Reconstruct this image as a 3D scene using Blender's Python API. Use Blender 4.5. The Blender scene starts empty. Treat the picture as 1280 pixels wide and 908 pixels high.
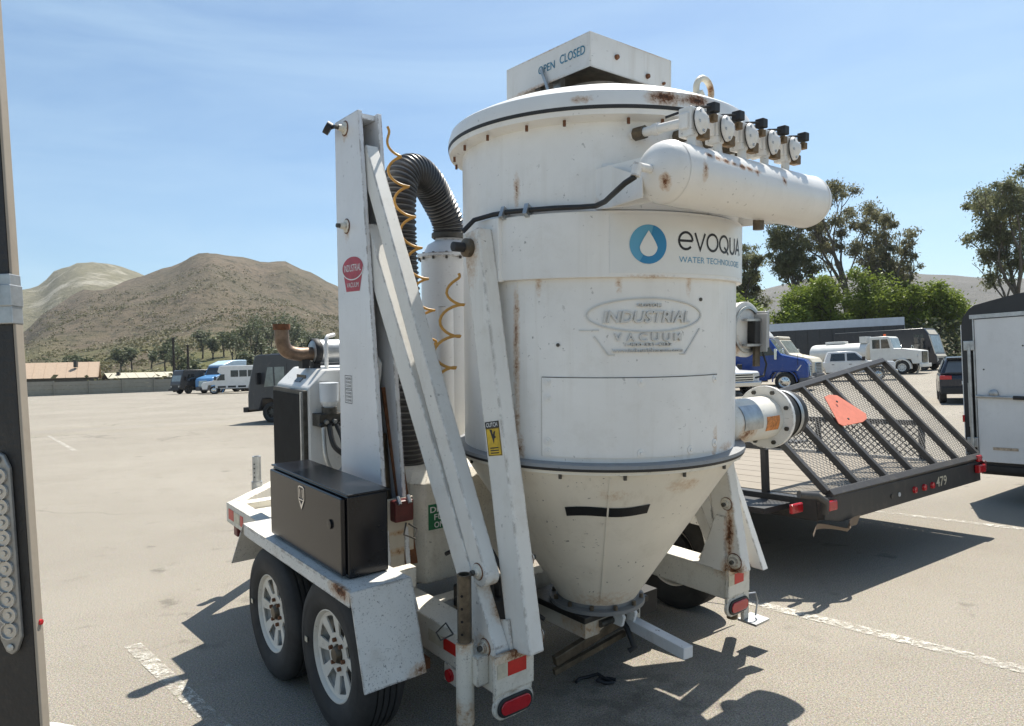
import bpy, bmesh, math, random
from mathutils import Vector as V, Matrix, noise as mnoise
R = math.radians
scene = bpy.context.scene
col = scene.collection

# ------------------------------------------------------------------ camera
cam_d = bpy.data.cameras.new('camera')
cam_d.sensor_fit = 'HORIZONTAL'; cam_d.sensor_width = 36.0
cam_d.lens = 36.0 * 870.0 / 1280.0
cam_d.clip_start = 0.05; cam_d.clip_end = 8000
cam = bpy.data.objects.new('camera', cam_d); col.objects.link(cam)
cam.matrix_world = Matrix(((0.99945594, 0.03298205, 0.0, 0.0),
                           (0.00045463, -0.01377679, -0.99990499, 0.0),
                           (-0.03297891, 0.99936099, -0.01378429, 1.64),
                           (0, 0, 0, 1)))
scene.camera = cam

# ------------------------------------------------------------------ sky and sun
SUN_AZ, SUN_EL = 28.0, 62.0            # azimuth from +Y towards +X
world = bpy.data.worlds.new('World'); scene.world = world; world.use_nodes = True
wn = world.node_tree.nodes; wl = world.node_tree.links
bg = wn['Background']
sky = wn.new('ShaderNodeTexSky'); sky.sky_type = 'NISHITA'; sky.sun_disc = False
sky.sun_elevation = R(SUN_EL); sky.sun_rotation = R(SUN_AZ)
sky.altitude = 100; sky.air_density = 1.0; sky.dust_density = 1.0; sky.ozone_density = 2.4
tc = wn.new('ShaderNodeTexCoord')
mp = wn.new('ShaderNodeMapping'); mp.inputs['Scale'].default_value = (1.0, 2.2, 7.0); mp.inputs['Rotation'].default_value = (0.25, 0.35, 0.5)
n1 = wn.new('ShaderNodeTexNoise'); n1.inputs['Scale'].default_value = 1.3; n1.inputs['Detail'].default_value = 7; n1.inputs['Roughness'].default_value = 0.55; n1.inputs['Distortion'].default_value = 0.6
rp = wn.new('ShaderNodeValToRGB'); rp.color_ramp.elements[0].position = 0.40; rp.color_ramp.elements[1].position = 0.86
rp.color_ramp.elements[1].color = (0.50, 0.50, 0.50, 1)
mx = wn.new('ShaderNodeMix'); mx.data_type = 'RGBA'
mx.inputs['B'].default_value = (5.2, 6.1, 7.2, 1)
wl.new(tc.outputs['Generated'], mp.inputs['Vector']); wl.new(mp.outputs['Vector'], n1.inputs['Vector'])
wl.new(n1.outputs['Fac'], rp.inputs['Fac']); wl.new(rp.outputs['Color'], mx.inputs['Factor'])
tn_ = wn.new('ShaderNodeMix'); tn_.data_type = 'RGBA'; tn_.blend_type = 'MULTIPLY'; tn_.inputs['Factor'].default_value = 1; tn_.inputs['B'].default_value = (.90, 1.02, 1.02, 1)
wl.new(sky.outputs['Color'], mx.inputs['A']); wl.new(mx.outputs['Result'], tn_.inputs['A']); wl.new(tn_.outputs['Result'], bg.inputs['Color'])
bg.inputs['Strength'].default_value = 0.083
sun_d = bpy.data.lights.new('sun', 'SUN'); sun_d.energy = 4.6; sun_d.angle = R(0.5); sun_d.color = (1.0, 0.95, 0.86)
sun = bpy.data.objects.new('sun', sun_d); col.objects.link(sun)
_sd = V((math.sin(R(SUN_AZ)) * math.cos(R(SUN_EL)), math.cos(R(SUN_AZ)) * math.cos(R(SUN_EL)), math.sin(R(SUN_EL))))
sun.rotation_euler = _sd.to_track_quat('Z', 'Y').to_euler(); sun.location = _sd * 50
vs = scene.view_settings
vs.view_transform = 'Standard'; vs.look = 'None'; vs.gamma = 1.0; vs.use_curve_mapping = False; vs.exposure = 0.82
scene.render.engine = 'CYCLES'
scene.cycles.max_bounces = 6; scene.cycles.diffuse_bounces = 4; scene.cycles.caustics_reflective = False; scene.cycles.caustics_refractive = False

# ------------------------------------------------------------------ object helpers
def tag(o, label=None, cat=None, group=None, kind=None):
    if label: o['label'] = label
    if cat: o['category'] = cat
    if group: o['group'] = group
    if kind: o['kind'] = kind
    return o

def empty(name, label=None, cat=None, group=None, loc=(0, 0, 0), rz=0.0, mat=None):
    o = bpy.data.objects.new(name, None); col.objects.link(o)
    if mat is not None: o.matrix_world = mat
    else: o.location = loc; o.rotation_euler = (0, 0, rz)
    o.empty_display_size = 0.2
    return tag(o, label, cat, group)

class MB:
    def __init__(s): s.v = []; s.f = []
    def add(s, vs, fs):
        b = len(s.v); s.v += [tuple(p) for p in vs]; s.f += [tuple(i + b for i in f) for f in fs]; return s
    def box(s, x0, y0, z0, x1, y1, z1):
        return s.add([(x0,y0,z0),(x1,y0,z0),(x1,y1,z0),(x0,y1,z0),(x0,y0,z1),(x1,y0,z1),(x1,y1,z1),(x0,y1,z1)],
                     [(0,3,2,1),(4,5,6,7),(0,1,5,4),(1,2,6,5),(2,3,7,6),(3,0,4,7)])
    def hexa(s, a, b):      # a, b: 4 points each (bottom loop, top loop)
        return s.add(list(a) + list(b), [(0,3,2,1),(4,5,6,7),(0,1,5,4),(1,2,6,5),(2,3,7,6),(3,0,4,7)])
    def bar(s, a, b, w, h, up=(0, 0, 1)):
        a = V(a); b = V(b); d = (b - a).normalized(); up = V(up)
        sd = d.cross(up)
        if sd.length < 1e-4: sd = d.cross(V((1, 0, 0)))
        sd.normalize(); u = sd.cross(d).normalized(); sd = sd * w / 2; u = u * h / 2
        return s.hexa([a-sd-u, a+sd-u, a+sd+u, a-sd+u], [b-sd-u, b+sd-u, b+sd+u, b-sd+u])
    def prism(s, poly, vec):
        n = len(poly); vec = V(vec); p = [V(q) for q in poly]
        return s.add(p + [q + vec for q in p], [tuple(reversed(range(n))), tuple(range(n, 2*n))] + [(i, (i+1) % n, n+(i+1) % n, n+i) for i in range(n)])
    def tube(s, path, r, n=10, cap=True):
        P = [V(p) for p in path]; k = len(P); rr = r if isinstance(r, (list, tuple)) else [r]*k
        T = [(P[min(i+1, k-1)] - P[max(i-1, 0)]).normalized() for i in range(k)]
        a = V((0, 0, 1)) if abs(T[0].z) < .9 else V((1, 0, 0)); u = T[0].cross(a).normalized(); vs = []
        for i in range(k):
            u = (u - T[i]*u.dot(T[i])).normalized(); w = T[i].cross(u)
            vs += [P[i] + (u*math.cos(2*math.pi*j/n) + w*math.sin(2*math.pi*j/n))*rr[i] for j in range(n)]
        fs = [(i*n+j, i*n+(j+1) % n, (i+1)*n+(j+1) % n, (i+1)*n+j) for i in range(k-1) for j in range(n)]
        if cap: fs += [tuple(reversed(range(n))), tuple(range((k-1)*n, k*n))]
        return s.add(vs, fs)
    def lathe(s, prof, n=32, M=None, a0=0.0, a1=2*math.pi, close=False):
        full = abs(a1 - a0 - 2*math.pi) < 1e-6; m = n if full else n + 1; k = len(prof); vs = []
        for j in range(m):
            a = a0 + (a1-a0)*j/n
            for r, z in prof:
                p = V((r*math.cos(a), r*math.sin(a), z)); vs.append(M @ p if M is not None else p)
        fs = []
        for j in range(n):
            j2 = (j+1) % m
            for i in range(k if close else k-1):
                i2 = (i+1) % k; fs.append((j*k+i, j2*k+i, j2*k+i2, j*k+i2))
        if not full and close: fs += [tuple(range(k)), tuple(reversed(range(n*k, n*k+k)))]
        return s.add(vs, fs)
    def grid(s, fn, nu, nv):
        vs = [fn(i/nu, j/nv) for j in range(nv+1) for i in range(nu+1)]
        return s.add(vs, [(j*(nu+1)+i, j*(nu+1)+i+1, (j+1)*(nu+1)+i+1, (j+1)*(nu+1)+i) for j in range(nv) for i in range(nu)])
    def map(s, fn): s.v = [tuple(fn(V(p))) for p in s.v]; return s
    def mesh(s, name, mat, smooth=None):
        me = bpy.data.meshes.new(name); me.from_pydata(s.v, [], s.f)
        bm = bmesh.new(); bm.from_mesh(me); bmesh.ops.remove_doubles(bm, verts=bm.verts, dist=1e-6); bmesh.ops.recalc_face_normals(bm, faces=bm.faces); bm.to_mesh(me); bm.free()
        if smooth:
            for p in me.polygons: p.use_smooth = True
            me.set_sharp_from_angle(angle=R(smooth))
        if mat: me.materials.append(mat)
        return me
    def build(s, name, mat, parent=None, smooth=None, bevel=0, loc=None):
        o = bpy.data.objects.new(name, s.mesh(name, mat, smooth)); col.objects.link(o); o.parent = parent
        if loc is not None: o.location = loc
        if bevel:
            b = o.modifiers.new('bevel', 'BEVEL'); b.width = bevel; b.segments = 2; b.limit_method = 'ANGLE'; b.angle_limit = R(40); b.harden_normals = False
        return o

def inst(src, parent, mat=None, name=None):     # another object sharing mesh data
    o = src.copy(); col.objects.link(o); o.parent = parent
    if mat is not None: o.matrix_local = mat
    if name: o.name = name
    return o

def copy_tree(o, parent=None, mat=None):
    c = o.copy(); col.objects.link(c); c.parent = parent
    if mat is not None: c.matrix_local = mat
    for ch in o.children: copy_tree(ch, c)
    return c

def axis_mat(o, z, x=None):
    z = V(z).normalized(); x = V(x) if x else (V((1, 0, 0)) if abs(z.x) < .9 else V((0, 1, 0)))
    y = z.cross(x).normalized(); x = y.cross(z)
    return Matrix(((x.x, y.x, z.x, o[0]), (x.y, y.y, z.y, o[1]), (x.z, y.z, z.z, o[2]), (0, 0, 0, 1)))

def text_mb(txt, width=None, height=None, extrude=0.0, shear=0.0, bold=0.0, space=1.0):
    cu = bpy.data.curves.new('lettering', 'FONT'); cu.body = txt; cu.size = 1; cu.shear = shear; cu.offset = bold; cu.extrude = extrude; cu.space_character = space; cu.resolution_u = 3
    ob = bpy.data.objects.new('lettering_tmp', cu); col.objects.link(ob)
    dg = bpy.context.evaluated_depsgraph_get(); dg.update()
    me = bpy.data.meshes.new_from_object(ob.evaluated_get(dg))
    m = MB(); m.v = [tuple(v.co) for v in me.vertices]; m.f = [tuple(p.vertices) for p in me.polygons]
    bpy.data.objects.remove(ob); bpy.data.curves.remove(cu); bpy.data.meshes.remove(me)
    x0 = min(v[0] for v in m.v); x1 = max(v[0] for v in m.v); y0 = min(v[1] for v in m.v); y1 = max(v[1] for v in m.v)
    sx = width/(x1-x0) if width else None; sy = height/(y1-y0) if height else None
    sx = sx or sy; sy = sy or sx
    m.v = [((v[0]-(x0+x1)/2)*sx, (v[1]-(y0+y1)/2)*sy, v[2]) for v in m.v]
    return m

def ribbon(pts, w, closed=False):     # flat stroke in the (u, v) plane
    P = [V((p[0], p[1], 0)) for p in pts]; k = len(P); vs = []; fs = []
    for i in range(k):
        a = P[(i-1) % k] if (closed or i) else P[0]; b = P[(i+1) % k] if (closed or i < k-1) else P[-1]
        d1 = (P[i]-a); d2 = (b-P[i]); d1 = d1.normalized() if d1.length > 1e-9 else d2.normalized(); d2 = d2.normalized() if d2.length > 1e-9 else d1
        t = (d1+d2).normalized(); n = V((-t.y, t.x, 0)); c = max(.5, n.dot(V((-d1.y, d1.x, 0))))
        vs += [P[i] + n*w/2/c, P[i] - n*w/2/c]
    for i in range(k if closed else k-1):
        j = (i+1) % k; fs.append((2*i, 2*j, 2*j+1, 2*i+1))
    m = MB(); m.add(vs, fs); return m

# ------------------------------------------------------------------ materials
def new_mat(name):
    m = bpy.data.materials.new(name); m.use_nodes = True
    return m, m.node_tree.nodes, m.node_tree.links, m.node_tree.nodes['Principled BSDF']

def simple(name, c, rough=.6, metal=0.0, var=.12, scale=6.0, bump=0.0, bscale=60, spec=.5, coat=0.0, emit=None):
    m, N, Lk, b = new_mat(name)
    b.inputs['Roughness'].default_value = rough; b.inputs['Metallic'].default_value = metal
    b.inputs['Specular IOR Level'].default_value = spec; b.inputs['Coat Weight'].default_value = coat
    t = N.new('ShaderNodeTexCoord'); n = N.new('ShaderNodeTexNoise'); n.inputs['Scale'].default_value = scale; n.inputs['Detail'].default_value = 5; n.inputs['Roughness'].default_value = .65
    Lk.new(t.outputs['Object'], n.inputs['Vector'])
    r = N.new('ShaderNodeValToRGB'); r.color_ramp.elements[0].position = .3; r.color_ramp.elements[1].position = .7
    r.color_ramp.elements[0].color = (*[x*(1-var) for x in c], 1); r.color_ramp.elements[1].color = (*[min(1, x*(1+var)) for x in c], 1)
    Lk.new(n.outputs['Fac'], r.inputs['Fac']); Lk.new(r.outputs['Color'], b.inputs['Base Color'])
    if bump:
        n2 = N.new('ShaderNodeTexNoise'); n2.inputs['Scale'].default_value = bscale; n2.inputs['Detail'].default_value = 3; Lk.new(t.outputs['Object'], n2.inputs['Vector'])
        bp = N.new('ShaderNodeBump'); bp.inputs['Strength'].default_value = bump; bp.inputs['Distance'].default_value = .01
        Lk.new(n2.outputs['Fac'], bp.inputs['Height']); Lk.new(bp.outputs['Normal'], b.inputs['Normal'])
    return m

def paint(name, c, rough=.42, dirt=.35, dirtc=(.33, .26, .17), chips=.5, rustc=(.16, .055, .018), spots=(), streak=.35, bump=.06, dents=0.0, pits=0.0, edge=0.0, specks=0.0):
    """worn enamel: tone drift, run-down grime, dark chips and rust where the list of (centre, radii, amount) puts it"""
    m, N, Lk, b = new_mat(name)
    b.inputs['Roughness'].default_value = rough
    t = N.new('ShaderNodeTexCoord'); P = t.outputs['Object']
    def nz(scale, det=4, rg=.6, vec=None, dist=0):
        n = N.new('ShaderNodeTexNoise'); n.inputs['Scale'].default_value = scale; n.inputs['Detail'].default_value = det; n.inputs['Roughness'].default_value = rg; n.inputs['Distortion'].default_value = dist
        Lk.new(vec or P, n.inputs['Vector']); return n.outputs['Fac']
    def mr(v, a, bb, lo=0.0, hi=1.0):
        r = N.new('ShaderNodeMapRange'); r.clamp = True; r.inputs['From Min'].default_value = a; r.inputs['From Max'].default_value = bb; r.inputs['To Min'].default_value = lo; r.inputs['To Max'].default_value = hi
        Lk.new(v, r.inputs['Value']); return r.outputs['Result']
    def ma(op, a, bb):
        q = N.new('ShaderNodeMath'); q.operation = op; q.use_clamp = op == 'ADD'
        for i, x in enumerate((a, bb)):
            if isinstance(x, (int, float)): q.inputs[i].default_value = x
            else: Lk.new(x, q.inputs[i])
        return q.outputs[0]
    def mix(f, a, bb):
        q = N.new('ShaderNodeMix'); q.data_type = 'RGBA'
        if isinstance(f, (int, float)): q.inputs['Factor'].default_value = f
        else: Lk.new(f, q.inputs['Factor'])
        for k, x in (('A', a), ('B', bb)):
            if isinstance(x, tuple): q.inputs[k].default_value = (*x, 1)
            else: Lk.new(x, q.inputs[k])
        return q.outputs['Result']
    base = mix(mr(nz(2.3, 6, .6), .3, .7), tuple(x*.9 for x in c), tuple(min(1, x*1.04) for x in c))
    st = N.new('ShaderNodeMapping'); st.inputs['Scale'].default_value = (22, 22, 1.1); Lk.new(P, st.inputs['Vector'])
    sv = ma('MULTIPLY', mr(nz(1.0, 5, .6, st.outputs['Vector']), .52, .78), mr(nz(1.7, 4), .42, .66))
    base = mix(ma('MULTIPLY', sv, streak), base, dirtc)
    base = mix(ma('MULTIPLY', mr(nz(5.5, 8, .72), .54, .8), dirt), base, dirtc)
    if chips:
        ch = ma('MULTIPLY', mr(nz(42, 4, .6), .655, .685), mr(nz(3.1, 3), .46, .62))
        base = mix(ma('MULTIPLY', ch, chips), base, (.07, .06, .05))
        sm = N.new('ShaderNodeMapping'); sm.inputs['Scale'].default_value = (30, 30, 150); sm.inputs['Rotation'].default_value = (.2, .5, .3); Lk.new(P, sm.inputs['Vector'])
        base = mix(ma('MULTIPLY', ma('MULTIPLY', mr(nz(1, 2, .5, sm.outputs['Vector']), .70, .73), mr(nz(4.3, 3), .5, .64)), chips*.8), base, (.2, .18, .15))
    if specks:
        sp_ = ma('MULTIPLY', mr(nz(120, 3, .6), .60, .66), mr(nz(7, 3), .35, .6, .35, 1.0))
        base = mix(ma('MULTIPLY', sp_, specks), base, (.05, .045, .04))
    if edge:
        bv = N.new('ShaderNodeBevel'); bv.samples = 4; bv.inputs['Radius'].default_value = .014
        ge = N.new('ShaderNodeNewGeometry'); dt_ = N.new('ShaderNodeVectorMath'); dt_.operation = 'DOT_PRODUCT'; Lk.new(bv.outputs['Normal'], dt_.inputs[0]); Lk.new(ge.outputs['Normal'], dt_.inputs[1])
        ef = mr(dt_.outputs['Value'], .995, .90); en_ = ma('MULTIPLY', ef, mr(nz(16, 8, .75), .46, .56))
        base = mix(ma('MULTIPLY', en_, edge), base, (.085, .045, .022))
    if spots:
        acc = None; edge = nz(48, 8, .8); fine = nz(11, 6, .75, None, .4)
        comb = ma('ADD', ma('MULTIPLY', edge, .6), ma('MULTIPLY', fine, .4))
        for cc, rr, am in spots:
            s1 = N.new('ShaderNodeVectorMath'); s1.operation = 'SUBTRACT'; Lk.new(P, s1.inputs[0]); s1.inputs[1].default_value = cc
            s2 = N.new('ShaderNodeVectorMath'); s2.operation = 'DIVIDE'; Lk.new(s1.outputs[0], s2.inputs[0]); s2.inputs[1].default_value = rr
            s3 = N.new('ShaderNodeVectorMath'); s3.operation = 'LENGTH'; Lk.new(s2.outputs[0], s3.inputs[0])
            w = mr(s3.outputs['Value'], 0.0, 1.0, am, 0.0)
            acc = w if acc is None else ma('MAXIMUM', acc, w)
        rv = ma('ADD', acc, ma('MULTIPLY', ma('SUBTRACT', comb, .49), 2.6))
        halo = mr(rv, .10, .55); core = mr(rv, .50, .78); core2 = mr(rv, .80, .95)
        base = mix(ma('MULTIPLY', ma('MULTIPLY', halo, mr(acc, .02, .2)), .6), base, (.45, .24, .08))
        base = mix(ma('MULTIPLY', core, mr(acc, .02, .2)), base, rustc)
        base = mix(ma('MULTIPLY', core2, mr(acc, .02, .2)), base, (.05, .025, .012))
        Lk.new(mr(ma('MULTIPLY', core, acc), 0, .4, rough, .85), b.inputs['Roughness'])
    Lk.new(base, b.inputs['Base Color'])
    bp = N.new('ShaderNodeBump'); bp.inputs['Strength'].default_value = bump; bp.inputs['Distance'].default_value = .01
    hh = nz(55, 3)
    if dents: hh = ma('ADD', ma('MULTIPLY', hh, .25), ma('MULTIPLY', nz(2.6, 3), dents))
    if pits: hh = ma('ADD', hh, ma('MULTIPLY', mr(nz(140, 2), .5, .6), pits))
    Lk.new(hh, bp.inputs['Height']); Lk.new(bp.outputs['Normal'], b.inputs['Normal'])
    return m

WHT = (.82, .805, .77)
M = {}
M['steel'] = simple('galvanised_steel', (.42, .43, .43), .42, .85, .25, 14, .05)
M['darksteel'] = simple('weathered_steel', (.085, .08, .07), .55, .6, .4, 20, .1)
M['oilysteel'] = simple('oily_brown_steel', (.12, .095, .065), .45, .5, .6, 11, .15)
M['rust'] = simple('rust', (.15, .06, .025), .85, 0, .45, 18, .3)
M['rubber'] = simple('black_rubber', (.018, .018, .019), .55, 0, .3, 30, .08)
M['tyre'] = simple('tyre_rubber', (.03, .029, .028), .78, 0, .35, 9, .15, 120)
M['black'] = simple('black_paint', (.012, .012, .014), .22, 0, .2, 5, .01)
M['blackmatt'] = simple('matt_black', (.016, .016, .017), .6, 0, .3, 12, .05)
M['gap'] = simple('dark_gap', (.006, .006, .006), .8, 0, .2)
M['toolbox'] = simple('gloss_black_toolbox', (.011, .011, .013), .2, 0, .25, 7, .012, 90, .36, .0)
M['brass'] = simple('dull_brass', (.17, .11, .055), .6, .4, .5, 30)
M['redlens'] = simple('red_lens', (.45, .012, .018), .15, 0, .15, 30, .1, 200, .6, .3)
M['redtape'] = simple('red_reflective_tape', (.52, .02, .015), .35, 0, .15, 20)
M['whitetape'] = simple('white_reflective_tape', (.55, .50, .38), .4, 0, .2, 20)
M['maroon'] = simple('maroon_paint', (.10, .012, .012), .4, 0, .4, 20, .1)
M['coil'] = simple('amber_coil_hose', (.50, .26, .05), .35, 0, .2, 15)
M['blue1'] = simple('logo_blue', (.10, .35, .54), .4, 0, .05)
M['blue2'] = simple('logo_deep_blue', (.02, .21, .43), .4, 0, .05)
M['ink'] = simple('black_ink', (.012, .012, .014), .5, 0, .05)
M['inkblue'] = simple('blue_ink', (.10, .30, .46), .5, 0, .1, 40)
M['stencil'] = simple('faded_blue_stencil', (.05, .20, .30), .6, 0, .5, 40)
M['vinyl'] = simple('white_vinyl', (.74, .74, .72), .3, 0, .03)
M['redlabel'] = simple('red_label', (.38, .02, .04), .4, 0, .25, 25)
M['yellow'] = simple('yellow_sticker', (.62, .40, .02), .45, 0, .3, 25)
M['green'] = simple('green_sign', (.01, .14, .055), .4, 0, .1)
M['orangelabel'] = simple('worn_orange_label', (.55, .20, .05), .6, 0, .5, 60)
M['exhaust'] = simple('heat_stained_exhaust', (.19, .13, .09), .5, .6, .5, 14, .08)
M['glass'] = simple('dark_glass', (.02, .024, .027), .05, 0, .1, 2, 0, 60, .8)
M['glasslite'] = simple('pale_windscreen', (.22, .25, .24), .06, 0, .3, 2, 0, 60, .8)
M['chrome'] = simple('chrome', (.62, .62, .62), .16, 1.0, .1, 20)
M['headlamp'] = simple('headlamp_glass', (.55, .55, .53), .1, 0, .2, 20, 0, 60, .8)
M['hose'] = simple('ribbed_hose_rubber', (.03, .03, .031), .38, 0, .3, 30, .03)
M['tape'] = simple('black_tape', (.01, .01, .01), .35, 0, .2, 30, .1)

# ------------------------------------------------------------------ the lot, the hills
def sstep(a, b, x):
    t = min(1, max(0, (x-a)/(b-a))); return t*t*(3-2*t)
def gz(x, y):
    d = math.hypot(x, y); az = math.atan2(x, y); fr = sstep(-.2, .5, math.cos(az))
    return sstep(28, 100, d) * (.5 + .7*sstep(-.1, .35, az)) * fr

def asphalt_mat():
    m, N, Lk, b = new_mat('sun_bleached_asphalt'); b.inputs['Roughness'].default_value = .85; b.inputs['Specular IOR Level'].default_value = .25
    g = N.new('ShaderNodeNewGeometry'); P = g.outputs['Position']
    def nz(sc, det=4, rg=.6, dist=0, vec=None):
        n = N.new('ShaderNodeTexNoise'); n.inputs['Scale'].default_value = sc; n.inputs['Detail'].default_value = det; n.inputs['Roughness'].default_value = rg; n.inputs['Distortion'].default_value = dist
        Lk.new(vec or P, n.inputs['Vector']); return n.outputs['Fac']
    def mr(v, a, bb, lo=0, hi=1):
        r = N.new('ShaderNodeMapRange'); r.inputs['From Min'].default_value = a; r.inputs['From Max'].default_value = bb; r.inputs['To Min'].default_value = lo; r.inputs['To Max'].default_value = hi; Lk.new(v, r.inputs['Value']); return r.outputs['Result']
    def mul(a, bb):
        q = N.new('ShaderNodeMath'); q.operation = 'MULTIPLY'
        for i, x in enumerate((a, bb)):
            if isinstance(x, (int, float)): q.inputs[i].default_value = x
            else: Lk.new(x, q.inputs[i])
        return q.outputs[0]
    def mix(f, a, bb, mode='MIX'):
        q = N.new('ShaderNodeMix'); q.data_type = 'RGBA'; q.blend_type = mode
        if isinstance(f, (int, float)): q.inputs['Factor'].default_value = f
        else: Lk.new(f, q.inputs['Factor'])
        for k, x in (('A', a), ('B', bb)):
            if isinstance(x, tuple): q.inputs[k].default_value = (*x, 1)
            else: Lk.new(x, q.inputs[k])
        return q.outputs['Result']
    c = mix(mr(nz(.22, 6, .6, .3), .35, .68), (.24, .213, .172), (.318, .286, .235))
    c = mix(mul(mr(nz(1.6, 6, .65), .5, .75), .45), c, (.205, .18, .142))
    st = N.new('ShaderNodeTexVoronoi'); st.inputs['Scale'].default_value = 140; Lk.new(P, st.inputs['Vector'])
    c = mix(mul(mr(st.outputs['Distance'], .05, .42, 1, 0), .55), c, mix(.5, st.outputs['Color'], (.5, .45, .38), 'MULTIPLY'))
    c = mix(mul(mr(nz(95, 4, .75), .46, .62), .75), c, (.075, .068, .056))
    c = mix(mul(mr(nz(150, 3, .7), .53, .66), .8), c, (.56, .50, .41))
    # oil spots
    c = mix(mul(mul(mr(nz(3.3, 3, .5), .62, .72), mr(nz(.5, 2), .46, .6)), .5), c, (.07, .06, .05))
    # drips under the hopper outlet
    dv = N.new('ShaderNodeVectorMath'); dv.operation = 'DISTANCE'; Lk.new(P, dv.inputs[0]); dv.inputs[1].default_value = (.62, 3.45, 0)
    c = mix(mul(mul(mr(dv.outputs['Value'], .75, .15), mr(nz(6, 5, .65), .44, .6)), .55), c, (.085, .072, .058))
    # cracks
    cm = N.new('ShaderNodeMapping'); cm.inputs['Scale'].default_value = (.13, .34, 1); cm.inputs['Rotation'].default_value = (0, 0, .2); Lk.new(P, cm.inputs['Vector'])
    dn = N.new('ShaderNodeTexNoise'); dn.inputs['Scale'].default_value = .6; dn.inputs['Detail'].default_value = 6; Lk.new(P, dn.inputs['Vector'])
    ad = N.new('ShaderNodeMix'); ad.data_type = 'RGBA'; ad.blend_type = 'LINEAR_LIGHT'; ad.inputs['Factor'].default_value = .22; Lk.new(cm.outputs['Vector'], ad.inputs['A']); Lk.new(dn.outputs['Color'], ad.inputs['B'])
    vo = N.new('ShaderNodeTexVoronoi'); vo.feature = 'DISTANCE_TO_EDGE'; vo.inputs['Scale'].default_value = .9; Lk.new(ad.outputs['Result'], vo.inputs['Vector'])
    far = N.new('ShaderNodeVectorMath'); far.operation = 'LENGTH'; Lk.new(P, far.inputs[0])
    ck = mul(mul(mr(vo.outputs['Distance'], .0, .007, 1, 0), mr(nz(.11, 3), .46, .56)), mr(far.outputs['Value'], 4, 12))
    c = mix(mul(ck, .75), c, (.09, .08, .065))
    Lk.new(c, b.inputs['Base Color'])
    bp = N.new('ShaderNodeBump'); bp.inputs['Strength'].default_value = .45; bp.inputs['Distance'].default_value = .006
    Lk.new(nz(110, 4, .7), bp.inputs['Height']); Lk.new(bp.outputs['Normal'], b.inputs['Normal'])
    return m
M['asphalt'] = asphalt_mat()

def line_mat():
    m, N, Lk, b = new_mat('worn_line_paint'); b.inputs['Roughness'].default_value = .8; b.inputs['Base Color'].default_value = (.60, .57, .50, 1)
    g = N.new('ShaderNodeNewGeometry'); out = []
    for sc, a0, a1 in ((22, .40, .58), (3.1, .34, .60), (120, .35, .60)):
        n = N.new('ShaderNodeTexNoise'); n.inputs['Scale'].default_value = sc; n.inputs['Detail'].default_value = 6; n.inputs['Roughness'].default_value = .7; Lk.new(g.outputs['Position'], n.inputs['Vector'])
        r = N.new('ShaderNodeMapRange'); r.inputs['From Min'].default_value = a0; r.inputs['From Max'].default_value = a1; Lk.new(n.outputs['Fac'], r.inputs['Value']); out.append(r.outputs['Result'])
    p = N.new('ShaderNodeMath'); p.operation = 'MULTIPLY'; Lk.new(out[0], p.inputs[0]); Lk.new(out[1], p.inputs[1])
    q = N.new('ShaderNodeMath'); q.operation = 'MULTIPLY'; Lk.new(p.outputs[0], q.inputs[0]); Lk.new(out[2], q.inputs[1])
    k = N.new('ShaderNodeMath'); k.operation = 'MULTIPLY'; k.inputs[1].default_value = 1.5; k.use_clamp = True; Lk.new(q.outputs[0], k.inputs[0])
    Lk.new(k.outputs[0], b.inputs['Alpha']); return m
M['line'] = line_mat()

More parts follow.
